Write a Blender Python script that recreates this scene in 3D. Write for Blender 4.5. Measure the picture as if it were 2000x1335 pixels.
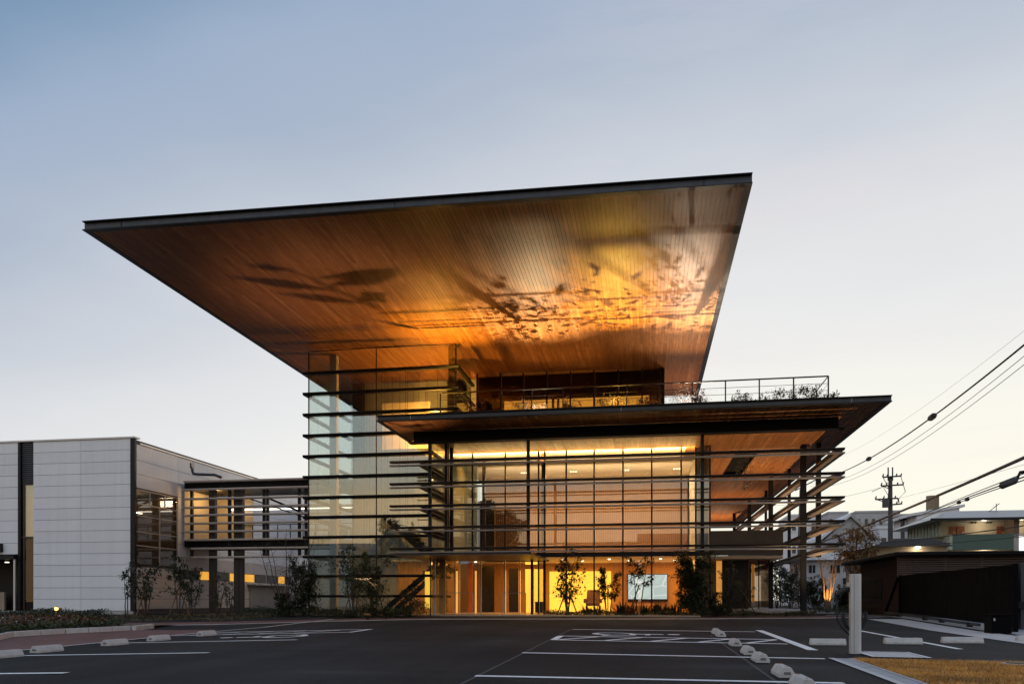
import bpy, bmesh, math, random
from mathutils import Vector, Matrix

for _o in list(bpy.data.objects):
    bpy.data.objects.remove(_o, do_unlink=True)
SC = bpy.context.scene
COL = SC.collection
R = random.Random(7)

# ------------------------------------------------------------------ camera
F, CX, HY, EYE = 1560.0, 1000.0, 1172.0, 0.55
TH = math.atan(262 / F)
cam_d = bpy.data.cameras.new('camera')
cam = bpy.data.objects.new('camera', cam_d)
COL.objects.link(cam)
cam.location = (0, 0, EYE)
cam.rotation_euler = (math.pi / 2, 0, TH)
cam_d.sensor_width = 36.0
cam_d.lens = 36.0 * F / 2000.0
cam_d.shift_y = (HY - 667.5) / 2000.0
cam_d.clip_start = 0.05
cam_d.clip_end = 3000
SC.camera = cam

# ------------------------------------------------------------------ view
SC.view_settings.view_transform = 'Standard'
SC.view_settings.look = 'None'
SC.view_settings.exposure = 0.0
SC.view_settings.gamma = 1.0
SC.view_settings.use_curve_mapping = False
SC.render.engine = 'CYCLES'
cy = SC.cycles
cy.max_bounces = 7
cy.diffuse_bounces = 3
cy.glossy_bounces = 4
cy.transmission_bounces = 4
cy.transparent_max_bounces = 40
cy.caustics_reflective = False
cy.caustics_refractive = False
cy.sample_clamp_indirect = 4.0
cy.use_denoising = True
try:
    cy.denoiser = 'OPENIMAGEDENOISE'
except Exception:
    pass


def lin(r, g=None, b=None):
    if g is None:
        g = b = r
    f = lambda c: (c / 255) / 12.92 if c <= 10 else (((c / 255) + .055) / 1.055) ** 2.4
    return (f(r), f(g), f(b), 1.0)


# ------------------------------------------------------------------ sky at dusk
W = bpy.data.worlds.new('World')
SC.world = W
W.use_nodes = True
wn, wl = W.node_tree.nodes, W.node_tree.links
wn.clear()


def wmath(op, a, b=None, c=None, clamp=False):
    n = wn.new('ShaderNodeMath')
    n.operation = op
    n.use_clamp = clamp
    for i, v in enumerate((a, b, c)):
        if v is None:
            continue
        if isinstance(v, (int, float)):
            n.inputs[i].default_value = v
        else:
            wl.new(v, n.inputs[i])
    return n.outputs[0]


def ramp(nodes, links, fac, stops, interp='LINEAR'):
    n = nodes.new('ShaderNodeValToRGB')
    n.color_ramp.interpolation = interp
    e = n.color_ramp.elements
    while len(e) > 1:
        e.remove(e[-1])
    e[0].position, e[0].color = stops[0]
    for p, c in stops[1:]:
        x = e.new(p)
        x.color = c
    links.new(fac, n.inputs[0])
    return n.outputs[0]


SUN_AZ = math.radians(28)      # from +Y towards +X: the bright side of the dusk sky
tc = wn.new('ShaderNodeTexCoord')
sep = wn.new('ShaderNodeSeparateXYZ')
wl.new(tc.outputs['Generated'], sep.inputs[0])
el = wmath('MULTIPLY', wmath('ARCSINE', sep.outputs['Z']), 180 / math.pi)
hx = wmath('ADD', wmath('MULTIPLY', sep.outputs['X'], math.sin(SUN_AZ)), wmath('MULTIPLY', sep.outputs['Y'], math.cos(SUN_AZ)))
hl_ = wmath('SQRT', wmath('ADD', wmath('ADD', wmath('MULTIPLY', sep.outputs['X'], sep.outputs['X']), wmath('MULTIPLY', sep.outputs['Y'], sep.outputs['Y'])), 1e-5))
cosaz = wmath('DIVIDE', hx, hl_)
shift = wmath('MINIMUM', wmath('MULTIPLY', wmath('POWER', wmath('MAXIMUM', wmath('SUBTRACT', 1.0, cosaz), 0.0), 1.5), 26.0), 16.0)
noise = wn.new('ShaderNodeTexNoise')
mp = wn.new('ShaderNodeMapping')
mp.inputs['Scale'].default_value = (1.6, 1.6, 5.0)
wl.new(tc.outputs['Generated'], mp.inputs[0])
wl.new(mp.outputs[0], noise.inputs['Vector'])
noise.inputs['Scale'].default_value = 1.7
noise.inputs['Detail'].default_value = 5
nz = noise.outputs[0]
feff = wmath('ADD', wmath('ADD', el, shift), wmath('MULTIPLY', wmath('SUBTRACT', nz, .5), 7.0))
front = ramp(wn, wl, wmath('DIVIDE', feff, 90.0, clamp=True), [
    (0.0, lin(255, 249, 226)), (7 / 90, lin(255, 252, 236)), (12 / 90, lin(250, 248, 238)), (18 / 90, lin(236, 236, 236)),
    (24 / 90, lin(224, 226, 229)), (29 / 90, lin(203, 209, 219)), (33 / 90, lin(184, 194, 209)), (37 / 90, lin(169, 183, 204)),
    (41.5 / 90, lin(159, 177, 202)), (46.5 / 90, lin(126, 154, 184)), (54 / 90, lin(116, 145, 177)), (65 / 90, lin(105, 133, 170)), (1.0, lin(95, 122, 162))])
# the half of the sky behind the photographer: the sunset clouds that show in the glass
mp2 = wn.new('ShaderNodeMapping')
mp2.inputs['Scale'].default_value = (1.3, 1.3, 4.2)
wl.new(tc.outputs['Generated'], mp2.inputs[0])
n2 = wn.new('ShaderNodeTexNoise')
n2.inputs['Scale'].default_value = 2.6
n2.inputs['Detail'].default_value = 7
n2.inputs['Roughness'].default_value = .55
wl.new(mp2.outputs[0], n2.inputs['Vector'])
bel = wmath('ADD', el, wmath('MULTIPLY', wmath('SUBTRACT', n2.outputs[0], .5), 16.0))
back = ramp(wn, wl, wmath('DIVIDE', bel, 90.0, clamp=True), [
    (0.0, (1.05, .66, .34, 1)), (5 / 90, (1.05, .75, .48, 1)), (8 / 90, (.90, .77, .60, 1)), (11 / 90, (.80, .82, .80, 1)), (16 / 90, (.77, .85, .87, 1)),
    (30 / 90, (.76, .84, .95, 1)), (45 / 90, (.60, .70, .90, 1)), (65 / 90, (.36, .47, .68, 1)), (1.0, lin(95, 122, 162))])
mp3 = wn.new('ShaderNodeMapping')
mp3.inputs['Rotation'].default_value = (.0, math.radians(38), math.radians(20))
mp3.inputs['Scale'].default_value = (.8, 1.2, 5.5)
wl.new(tc.outputs['Generated'], mp3.inputs[0])
n3_ = wn.new('ShaderNodeTexNoise')
n3_.inputs['Scale'].default_value = 1.9
n3_.inputs['Detail'].default_value = 8
n3_.inputs['Roughness'].default_value = .6
wl.new(mp3.outputs[0], n3_.inputs['Vector'])
wisp = wn.new('ShaderNodeMapRange')
wisp.inputs['From Min'].default_value = .50
wisp.inputs['From Max'].default_value = .78
wisp.inputs['To Max'].default_value = .45
wl.new(n3_.outputs[0], wisp.inputs['Value'])
wmix = wn.new('ShaderNodeMixRGB')
wmask = wn.new('ShaderNodeMapRange')
wmask.interpolation_type = 'SMOOTHSTEP'
wmask.inputs['From Min'].default_value = .70
wmask.inputs['From Max'].default_value = .98
wl.new(cosaz, wmask.inputs['Value'])
wl.new(wmath('MULTIPLY', wisp.outputs[0], wmask.outputs[0]), wmix.inputs[0])
wl.new(front, wmix.inputs[1])
wmix.inputs[2].default_value = lin(232, 222, 226)
front = wmix.outputs[0]
bfac = wn.new('ShaderNodeMapRange')
bfac.interpolation_type = 'SMOOTHSTEP'
bfac.inputs['From Min'].default_value = 0.25
bfac.inputs['From Max'].default_value = -0.75
wl.new(cosaz, bfac.inputs['Value'])
mixs = wn.new('ShaderNodeMixRGB')
wl.new(bfac.outputs[0], mixs.inputs[0])
wl.new(front, mixs.inputs[1])
wl.new(back, mixs.inputs[2])
bg = wn.new('ShaderNodeBackground')
bg.inputs['Strength'].default_value = 1.0
wl.new(mixs.outputs[0], bg.inputs[0])
wo = wn.new('ShaderNodeOutputWorld')
wl.new(bg.outputs[0], wo.inputs[0])

# the last of the sun, low and soft, on the bright side of the sky
sd = bpy.data.lights.new('sun', 'SUN')
sd.energy = 0.35
sd.angle = math.radians(12)
sd.color = (1, .72, .45)
sun = bpy.data.objects.new('sun', sd)
COL.objects.link(sun)
sun.rotation_euler = (math.radians(86), 0, math.pi - SUN_AZ)

# ------------------------------------------------------------------ pixel -> place helpers
_c, _s = math.cos(TH), math.sin(TH)


def ray(px, py):
    u = (px - CX) / F
    v = -(py - HY) / F
    return (-_s + u * _c, _c + u * _s, v)


def PY(px, py, Y):
    r = ray(px, py)
    t = Y / r[1]
    return (r[0] * t, Y, EYE + r[2] * t)


def XY(px, Y):
    return PY(px, 0, Y)[0]


def ZY(px, py, Y):
    return PY(px, py, Y)[2]


def clampf(v, a=0., b=1.):
    return max(a, min(b, v))


def gz(x, y):
    """height of the ground: falls gently away from the building, with a crown along the drive"""
    z = -.0135 * clampf(29 - y, 0, 40)
    k = clampf((27 - y) / 6)
    z -= k * (.025 * clampf(-6.5 - x, 0, 6) + .0095 * clampf(x + 1.8, 0, 9))
    return z


def G(px, py):
    r = ray(px, py)
    t = 10.
    lo, hi = .5, 400.
    for _ in range(60):
        t = (lo + hi) / 2
        x, y, z = r[0] * t, r[1] * t, EYE + r[2] * t
        if z > gz(x, y):
            lo = t
        else:
            hi = t
    return (r[0] * t, r[1] * t)


# ------------------------------------------------------------------ materials
MATS = {}


def mat(name, col, rough=.6, metal=0., var=.12, scale=2.5, bump=0., bscale=60., spec=.5, emit=None, es=0., stretch=(1, 1, 1), coat=0.):
    m = bpy.data.materials.new(name)
    m.use_nodes = True
    n, l = m.node_tree.nodes, m.node_tree.links
    b = n['Principled BSDF']
    b.inputs['Roughness'].default_value = rough
    b.inputs['Metallic'].default_value = metal
    b.inputs['Specular IOR Level'].default_value = spec
    if coat:
        b.inputs['Coat Weight'].default_value = coat
        b.inputs['Coat Roughness'].default_value = .18
    t = n.new('ShaderNodeTexCoord')
    mm = n.new('ShaderNodeMapping')
    mm.inputs['Scale'].default_value = stretch
    l.new(t.outputs['Object'], mm.inputs[0])
    nz = n.new('ShaderNodeTexNoise')
    nz.inputs['Scale'].default_value = scale
    nz.inputs['Detail'].default_value = 6
    l.new(mm.outputs[0], nz.inputs['Vector'])
    c = col
    out = ramp(n, l, nz.outputs[0], [(.25, (c[0] * (1 - var), c[1] * (1 - var), c[2] * (1 - var), 1)),
                                     (.75, (c[0] * (1 + var), c[1] * (1 + var), c[2] * (1 + var), 1))])
    l.new(out, b.inputs['Base Color'])
    rm = n.new('ShaderNodeMapRange')
    rm.inputs['To Min'].default_value = max(0, rough - .08)
    rm.inputs['To Max'].default_value = min(1, rough + .08)
    l.new(nz.outputs[0], rm.inputs['Value'])
    l.new(rm.outputs[0], b.inputs['Roughness'])
    if bump:
        n3 = n.new('ShaderNodeTexNoise')
        n3.inputs['Scale'].default_value = bscale
        n3.inputs['Detail'].default_value = 4
        l.new(mm.outputs[0], n3.inputs['Vector'])
        bp = n.new('ShaderNodeBump')
        bp.inputs['Strength'].default_value = bump
        bp.inputs['Distance'].default_value = .01
        l.new(n3.outputs[0], bp.inputs['Height'])
        l.new(bp.outputs[0], b.inputs['Normal'])
    if emit:
        b.inputs['Emission Color'].default_value = (*emit[:3], 1)
        b.inputs['Emission Strength'].default_value = es
    MATS[name] = m
    return m


def island_mat(name, cols, rough=.5, grain=(1, .04, 1), gscale=40, gamt=.25, spec=.5, coat=0.):
    """every loose piece of the mesh gets its own tone, with grain along Y"""
    m = bpy.data.materials.new(name)
    m.use_nodes = True
    n, l = m.node_tree.nodes, m.node_tree.links
    b = n['Principled BSDF']
    b.inputs['Specular IOR Level'].default_value = spec
    b.inputs['Coat Weight'].default_value = coat
    b.inputs['Coat Roughness'].default_value = .2
    g = n.new('ShaderNodeNewGeometry')
    k = len(cols) - 1
    base = ramp(n, l, g.outputs['Random Per Island'], [(i / k, (*c, 1)) for i, c in enumerate(cols)])
    t = n.new('ShaderNodeTexCoord')
    mm = n.new('ShaderNodeMapping')
    mm.inputs['Scale'].default_value = grain
    l.new(t.outputs['Object'], mm.inputs[0])
    nz = n.new('ShaderNodeTexNoise')
    nz.inputs['Scale'].default_value = gscale
    nz.inputs['Detail'].default_value = 5
    l.new(mm.outputs[0], nz.inputs['Vector'])
    gr = ramp(n, l, nz.outputs[0], [(.3, (1 - gamt,) * 3 + (1,)), (.7, (1 + gamt * .5,) * 3 + (1,))])
    mx = n.new('ShaderNodeMixRGB')
    mx.blend_type = 'MULTIPLY'
    mx.inputs[0].default_value = 1
    l.new(base, mx.inputs[1])
    l.new(gr, mx.inputs[2])
    l.new(mx.outputs[0], b.inputs['Base Color'])
    rm = n.new('ShaderNodeMapRange')
    rm.inputs['To Min'].default_value = rough - .1
    rm.inputs['To Max'].default_value = rough + .1
    l.new(nz.outputs[0], rm.inputs['Value'])
    l.new(rm.outputs[0], b.inputs['Roughness'])
    MATS[name] = m
    return m


def glass_mat(name, tint, refl, rcol=(1, 1, 1)):
    m = bpy.data.materials.new(name)
    m.use_nodes = True
    n, l = m.node_tree.nodes, m.node_tree.links
    n.clear()
    o = n.new('ShaderNodeOutputMaterial')
    tr = n.new('ShaderNodeBsdfTransparent')
    tr.inputs[0].default_value = (*tint, 1)
    gl = n.new('ShaderNodeBsdfGlossy')
    gl.inputs['Roughness'].default_value = .0
    gl.inputs['Color'].default_value = (*rcol, 1)
    t = n.new('ShaderNodeTexCoord')
    nz = n.new('ShaderNodeTexNoise')
    nz.inputs['Scale'].default_value = .7
    nz.inputs['Detail'].default_value = 1
    l.new(t.outputs['Object'], nz.inputs['Vector'])
    bp = n.new('ShaderNodeBump')
    bp.inputs['Strength'].default_value = .04
    bp.inputs['Distance'].default_value = .02
    l.new(nz.outputs[0], bp.inputs['Height'])
    l.new(bp.outputs[0], gl.inputs['Normal'])
    lw = n.new('ShaderNodeLayerWeight')
    lw.inputs[0].default_value = .5
    p = n.new('ShaderNodeMath')
    p.operation = 'POWER'
    l.new(lw.outputs['Facing'], p.inputs[0])
    p.inputs[1].default_value = 4
    mr = n.new('ShaderNodeMapRange')
    mr.inputs['To Min'].default_value = refl
    mr.inputs['To Max'].default_value = .9
    l.new(p.outputs[0], mr.inputs['Value'])
    mx = n.new('ShaderNodeMixShader')
    l.new(mr.outputs[0], mx.inputs[0])
    l.new(tr.outputs[0], mx.inputs[1])
    l.new(gl.outputs[0], mx.inputs[2])
    l.new(mx.outputs[0], o.inputs[0])
    MATS[name] = m
    return m


def emit_mat(name, col, s, var=0., scale=3.):
    m = bpy.data.materials.new(name)
    m.use_nodes = True
    n, l = m.node_tree.nodes, m.node_tree.links
    b = n['Principled BSDF']
    b.inputs['Base Color'].default_value = (col[0] * .6, col[1] * .6, col[2] * .6, 1)
    b.inputs['Emission Color'].default_value = (*col, 1)
    b.inputs['Emission Strength'].default_value = s
    if var:
        t = n.new('ShaderNodeTexCoord')
        nz = n.new('ShaderNodeTexNoise')
        nz.inputs['Scale'].default_value = scale
        l.new(t.outputs['Object'], nz.inputs['Vector'])
        mr = n.new('ShaderNodeMapRange')
        mr.inputs['To Min'].default_value = s * (1 - var)
        mr.inputs['To Max'].default_value = s * (1 + var)
        l.new(nz.outputs[0], mr.inputs['Value'])
        l.new(mr.outputs[0], b.inputs['Emission Strength'])
    MATS[name] = m
    return m


def brick_mat(name, c1, c2, mortar, scale, bw=.5, rh=.25, rough=.8, mort=.02, bump=.5, rot=(0, 0, 0)):
    m = bpy.data.materials.new(name)
    m.use_nodes = True
    n, l = m.node_tree.nodes, m.node_tree.links
    b = n['Principled BSDF']
    b.inputs['Roughness'].default_value = rough
    t = n.new('ShaderNodeTexCoord')
    mm = n.new('ShaderNodeMapping')
    mm.inputs['Rotation'].default_value = rot
    l.new(t.outputs['Object'], mm.inputs[0])
    br = n.new('ShaderNodeTexBrick')
    br.inputs['Color1'].default_value = (*c1, 1)
    br.inputs['Color2'].default_value = (*c2, 1)
    br.inputs['Mortar'].default_value = (*mortar, 1)
    br.inputs['Scale'].default_value = scale
    br.inputs['Brick Width'].default_value = bw
    br.inputs['Row Height'].default_value = rh
    br.inputs['Mortar Size'].default_value = mort
    l.new(mm.outputs[0], br.inputs['Vector'])
    nz = n.new('ShaderNodeTexNoise')
    nz.inputs['Scale'].default_value = .8
    l.new(t.outputs['Object'], nz.inputs['Vector'])
    gr = ramp(n, l, nz.outputs[0], [(.3, (.75, .75, .75, 1)), (.7, (1.15, 1.15, 1.15, 1))])
    mx = n.new('ShaderNodeMixRGB')
    mx.blend_type = 'MULTIPLY'
    mx.inputs[0].default_value = 1
    l.new(br.outputs[0], mx.inputs[1])
    l.new(gr, mx.inputs[2])
    l.new(mx.outputs[0], b.inputs['Base Color'])
    bp = n.new('ShaderNodeBump')
    bp.inputs['Strength'].default_value = bump
    bp.inputs['Distance'].default_value = .01
    bp.invert = True
    l.new(br.outputs['Fac'], bp.inputs['Height'])
    l.new(bp.outputs[0], b.inputs['Normal'])
    MATS[name] = m
    return m


steel_dark = mat('dark_steel', (.011, .011, .013), .45, 0, .2, 1.5, spec=.22)
steel_fascia = mat('fascia_steel', (.05, .056, .068), .42, .3, .3, 1.2, stretch=(4, 1, 1), spec=.35)
steel_black = mat('black_steel', (.005, .005, .006), .5, 0, .2, spec=.12)
bronze = mat('bronze_aluminium', (.075, .062, .055), .42, .6, .15)
louvre_light = mat('bronze_louvre', (.25, .215, .195), .42, .3, .12)
alu = mat('pale_bronze_aluminium', (.50, .455, .43), .45, .2, .12)
alu_white = mat('silver_aluminium', (.55, .54, .53), .42, .4, .08)
wood_soffit = island_mat('wood_soffit', [(.27, .105, .030), (.40, .178, .060), (.33, .138, .042), (.48, .225, .085), (.30, .12, .036), (.37, .155, .050)], .50, gamt=.42, spec=.22)
wood_warm = island_mat('wood_wall', [(.52, .27, .085), (.58, .31, .10)], .5, grain=(1, 1, .05))
white_panel = mat('white_metal_panel', (.76, .77, .80), .5, .0, .05, .9, bump=.04, bscale=120)
_n, _l = white_panel.node_tree.nodes, white_panel.node_tree.links
_b = _n['Principled BSDF']
_src = _b.inputs['Base Color'].links[0].from_socket
_oi = _n.new('ShaderNodeObjectInfo')
_tone = ramp(_n, _l, _oi.outputs['Random'], [(0, (.96, .96, .965, 1)), (1, (1.03, 1.03, 1.025, 1))])
_ge = _n.new('ShaderNodeNewGeometry')
_mp = _n.new('ShaderNodeMapping')
_mp.inputs['Scale'].default_value = (5, 5, .18)
_l.new(_ge.outputs['Position'], _mp.inputs[0])
_nz = _n.new('ShaderNodeTexNoise')
_nz.inputs['Scale'].default_value = 1.6
_nz.inputs['Detail'].default_value = 5
_l.new(_mp.outputs[0], _nz.inputs['Vector'])
_st = ramp(_n, _l, _nz.outputs[0], [(.25, (.945, .945, .94, 1)), (.5, (1, 1, 1, 1))])
for _x in (_tone, _st):
    _m = _n.new('ShaderNodeMixRGB')
    _m.blend_type = 'MULTIPLY'
    _m.inputs[0].default_value = 1
    _l.new(_src, _m.inputs[1])
    _l.new(_x, _m.inputs[2])
    _src = _m.outputs[0]
_l.new(_src, _b.inputs['Base Color'])
grey_panel = mat('grey_metal_panel', (.52, .50, .49), .5, 0, .06, .9)
concrete = mat('concrete', (.42, .41, .40), .85, 0, .18, 5, bump=.3, bscale=90)
concrete_pale = mat('pale_concrete', (.55, .53, .51), .85, 0, .15, 6, bump=.3, bscale=90)
asphalt = bpy.data.materials.new('asphalt')
asphalt.use_nodes = True
_n, _l = asphalt.node_tree.nodes, asphalt.node_tree.links
_b = _n['Principled BSDF']
_b.inputs['Roughness'].default_value = .85
_b.inputs['Specular IOR Level'].default_value = .22
_t = _n.new('ShaderNodeTexCoord')


def _noise(scale, detail, stretch=(1, 1, 1), rot=0.):
    m_ = _n.new('ShaderNodeMapping')
    m_.inputs['Scale'].default_value = stretch
    m_.inputs['Rotation'].default_value = (0, 0, rot)
    _l.new(_t.outputs['Object'], m_.inputs[0])
    q = _n.new('ShaderNodeTexNoise')
    q.inputs['Scale'].default_value = scale
    q.inputs['Detail'].default_value = detail
    _l.new(m_.outputs[0], q.inputs['Vector'])
    return q.outputs[0]


def _mul(a, b):
    x = _n.new('ShaderNodeMixRGB')
    x.blend_type = 'MULTIPLY'
    x.inputs[0].default_value = 1
    _l.new(a, x.inputs[1])
    _l.new(b, x.inputs[2])
    return x.outputs[0]


g3 = lambda v: (v, v, v, 1)
_agg = ramp(_n, _l, _noise(95, 3), [(.32, (.009, .009, .0095, 1)), (.55, (.018, .0175, .018, 1)), (.72, (.045, .044, .043, 1))])
_patch = ramp(_n, _l, _noise(.28, 5), [(.3, g3(.55)), (.5, g3(1.0)), (.7, g3(1.6))])
_track = ramp(_n, _l, _noise(1.1, 4, (1, .10, 1), .08), [(.35, g3(.78)), (.52, g3(1.0)), (.68, g3(1.30))])
_swirl = ramp(_n, _l, _noise(.9, 2, (.22, 1, 1), .5), [(.40, g3(1.0)), (.58, g3(1.0)), (.70, g3(1.6))])
_spot = ramp(_n, _l, _noise(2.2, 2), [(.22, g3(.6)), (.32, g3(1.0))])
_l.new(_mul(_mul(_mul(_mul(_agg, _patch), _track), _swirl), _spot), _b.inputs['Base Color'])
_bp = _n.new('ShaderNodeBump')
_bp.inputs['Strength'].default_value = .6
_bp.inputs['Distance'].default_value = .008
_l.new(_noise(160, 4), _bp.inputs['Height'])
_l.new(_bp.outputs[0], _b.inputs['Normal'])
paint = mat('road_paint', (.86, .845, .82), .7, 0, .16, 14, bump=.25, bscale=150)
soil = mat('bare_soil', (.11, .075, .045), .95, 0, .3, 3, bump=.6, bscale=30)
brick_pave = brick_mat('brick_paving', (.21, .088, .066), (.15, .062, .05), (.08, .055, .05), 5, .5, .25)
brick_wall = brick_mat('dark_brick', (.050, .022, .019), (.036, .017, .015), (.018, .011, .01), 5, .6, .18, rot=(math.pi / 2, 0, math.pi / 2))
glass = glass_mat('coated_glass', (.91, .93, .90), .12, (1, .98, .94))
glass_tower = glass_mat('tower_glass', (.92, .97, .955), .17, (.94, 1, .98))
glass_clear = glass_mat('clear_glass', (.93, .95, .93), .06)
glass_dark = glass_mat('dark_glass', (.72, .66, .60), .04)
plaster = mat('warm_plaster', (.76, .68, .57), .8, 0, .05)
plaster_white = mat('white_plaster', (.62, .62, .60), .8, 0, .06)
plaster_grey = mat('grey_plaster', (.42, .43, .42), .8, 0, .08)
dark_wall = mat('dark_wall', (.018, .014, .012), .6, 0, .2, spec=.2)
floor_stone = mat('lobby_floor', (.40, .33, .26), .35, 0, .1, 4)
foliage = [mat('leaf_%s' % n, c, .5, 0, .45, 5, spec=.4) for n, c in (('deep', (.030, .042, .016)), ('mid', (.050, .062, .020)), ('olive', (.075, .070, .022)), ('gold', (.24, .135, .028)), ('red', (.16, .055, .03)))]
bark = mat('bark', (.085, .06, .045), .9, 0, .3, 12)
bark_pale = mat('pale_bark', (.30, .22, .15), .85, 0, .25, 12)
stake_wood = mat('stake_wood', (.17, .10, .05), .85, 0, .25, 9)
rubber_black = mat('black_rubber', (.012, .012, .013), .55, 0, .2)
wire_black = mat('black_wire', (.02, .02, .022), .6, 0, .1)


# ------------------------------------------------------------------ mesh helpers
class MB:
    def __init__(s):
        s.v, s.f = [], []

    def box(s, x0, x1, y0, y1, z0, z1):
        b = len(s.v)
        s.v += [(x0, y0, z0), (x1, y0, z0), (x1, y1, z0), (x0, y1, z0), (x0, y0, z1), (x1, y0, z1), (x1, y1, z1), (x0, y1, z1)]
        s.f += [tuple(b + i for i in q) for q in ((0, 3, 2, 1), (4, 5, 6, 7), (0, 1, 5, 4), (1, 2, 6, 5), (2, 3, 7, 6), (3, 0, 4, 7))]
        return s

    def prism(s, pts, z0, z1):
        """closed plan outline (anticlockwise) raised from z0 to z1 (numbers or functions of x, y)"""
        b, n = len(s.v), len(pts)
        fz = lambda z, p: z(p[0], p[1]) if callable(z) else z
        s.v += [(p[0], p[1], fz(z0, p)) for p in pts] + [(p[0], p[1], fz(z1, p)) for p in pts]
        s.f.append(tuple(b + i for i in reversed(range(n))))
        s.f.append(tuple(b + n + i for i in range(n)))
        s.f += [(b + i, b + (i + 1) % n, b + n + (i + 1) % n, b + n + i) for i in range(n)]
        return s

    def extrude(s, prof, axis, a0, a1, org=(0, 0, 0)):
        """profile of (u, z) swept along X ('x': u is Y) or Y ('y': u is X)"""
        b, n = len(s.v), len(prof)
        for a in (a0, a1):
            for u, z in prof:
                s.v.append((a + org[0], u + org[1], z + org[2]) if axis == 'x' else (u + org[0], a + org[1], z + org[2]))
        s.f.append(tuple(b + i for i in range(n)))
        s.f.append(tuple(b + n + i for i in reversed(range(n))))
        s.f += [(b + i, b + n + i, b + n + (i + 1) % n, b + (i + 1) % n) for i in range(n)]
        return s

    def hexa(s, p8):
        b = len(s.v)
        s.v += [tuple(p) for p in p8]
        s.f += [tuple(b + i for i in q) for q in ((0, 3, 2, 1), (4, 5, 6, 7), (0, 1, 5, 4), (1, 2, 6, 5), (2, 3, 7, 6), (3, 0, 4, 7))]
        return s

    def tube(s, pts, r, n=6, cap=True):
        pts = [Vector(p) for p in pts]
        rs = r if isinstance(r, (list, tuple)) else [r] * len(pts)
        b = len(s.v)
        for i, p in enumerate(pts):
            d = (pts[min(i + 1, len(pts) - 1)] - pts[max(i - 1, 0)])
            if d.length < 1e-6:
                d = Vector((0, 0, 1))
            d.normalize()
            a = d.cross(Vector((0, 0, 1)) if abs(d.z) < .95 else Vector((1, 0, 0))).normalized()
            c = d.cross(a)
            for k in range(n):
                t = 2 * math.pi * k / n
                q = p + (a * math.cos(t) + c * math.sin(t)) * rs[i]
                s.v.append(tuple(q))
        for i in range(len(pts) - 1):
            for k in range(n):
                s.f.append((b + i * n + k, b + i * n + (k + 1) % n, b + (i + 1) * n + (k + 1) % n, b + (i + 1) * n + k))
        if cap:
            s.f.append(tuple(b + k for k in reversed(range(n))))
            e = b + (len(pts) - 1) * n
            s.f.append(tuple(e + k for k in range(n)))
        return s

    def disc(s, c, r, h, n=16, r2=None):
        return s.tube([(c[0], c[1], c[2]), (c[0], c[1], c[2] + h)], [r, r if r2 is None else r2], n)

    def leaf(s, p, d, up, L, w):
        """a folded leaf: two triangles meeting on the midrib"""
        b = len(s.v)
        d = d.normalized()
        sd = d.cross(up)
        if sd.length < 1e-4:
            sd = d.cross(Vector((1, 0, .3)))
        sd.normalize()
        nn = sd.cross(d)
        m = p + d * L * .5
        s.v += [tuple(p), tuple(m + sd * w * .5 + nn * w * .15), tuple(p + d * L), tuple(m - sd * w * .5 + nn * w * .15)]
        s.f += [(b, b + 1, b + 2), (b, b + 2, b + 3)]
        return s


ORG = {}


def link(o, parent=None, org=None):
    COL.objects.link(o)
    if parent is not None:
        o.parent = parent
        ORG[o.name] = ORG.get(parent.name, Vector((0, 0, 0)))
    else:
        ORG[o.name] = Vector(org or (0, 0, 0))
    return o


def build(name, mb, m, parent=None, smooth=False, org=None, label=None, cat=None, group=None, kind=None, bevel=0):
    me = bpy.data.meshes.new(name)
    o0 = ORG.get(parent.name, Vector((0, 0, 0))) if parent is not None else Vector(org or (0, 0, 0))
    me.from_pydata([(v[0] - o0.x, v[1] - o0.y, v[2] - o0.z) for v in mb.v], [], mb.f)
    if isinstance(m, (list, tuple)):
        for q in m:
            me.materials.append(q)
    else:
        me.materials.append(m)
    if smooth:
        me.polygons.foreach_set('use_smooth', [True] * len(me.polygons))
    o = bpy.data.objects.new(name, me)
    link(o, parent, org)
    if parent is None and org:
        o.location = org
    if bevel:
        md = o.modifiers.new('edge', 'BEVEL')
        md.width = bevel
        md.segments = 2
        md.limit_method = 'ANGLE'
    tag(o, label, cat, group, kind)
    return o


def tag(o, label=None, cat=None, group=None, kind=None):
    if label:
        o['label'] = label
    if cat:
        o['category'] = cat
    if group:
        o['group'] = group
    if kind:
        o['kind'] = kind
    return o


def thing(name, label, cat, loc=(0, 0, 0), group=None):
    o = bpy.data.objects.new(name, None)
    o.empty_display_size = .2
    link(o, None, loc)
    o.location = loc
    return tag(o, label, cat, group)


def bx(*a):
    return MB().box(*a)


def lamp(kind, loc, energy, col, size=.1, rot=None, spot=None, blend=.5, name='lamp_light', sy=None):
    d = bpy.data.lights.new(name, kind)
    d.energy = energy
    d.color = col
    if kind == 'AREA':
        d.size = size
        if sy:
            d.shape = 'RECTANGLE'
            d.size_y = sy
    else:
        d.shadow_soft_size = size
    if kind == 'SPOT':
        d.spot_size = spot or 2.0
        d.spot_blend = blend
    o = bpy.data.objects.new(name, d)
    COL.objects.link(o)
    o.location = loc
    if rot:
        o.rotation_euler = rot
    return o


# ================================================================== GROUND
def grid(x0, x1, y0, y1, dx, dy, dz=0.):
    m = MB()
    nx, ny = max(1, int(round((x1 - x0) / dx))), max(1, int(round((y1 - y0) / dy)))
    for j in range(ny + 1):
        for i in range(nx + 1):
            x, y = x0 + (x1 - x0) * i / nx, y0 + (y1 - y0) * j / ny
            m.v.append((x, y, gz(x, y) + dz))
    for j in range(ny):
        for i in range(nx):
            a = j * (nx + 1) + i
            m.f.append((a, a + 1, a + nx + 2, a + nx + 1))
    return m


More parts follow.
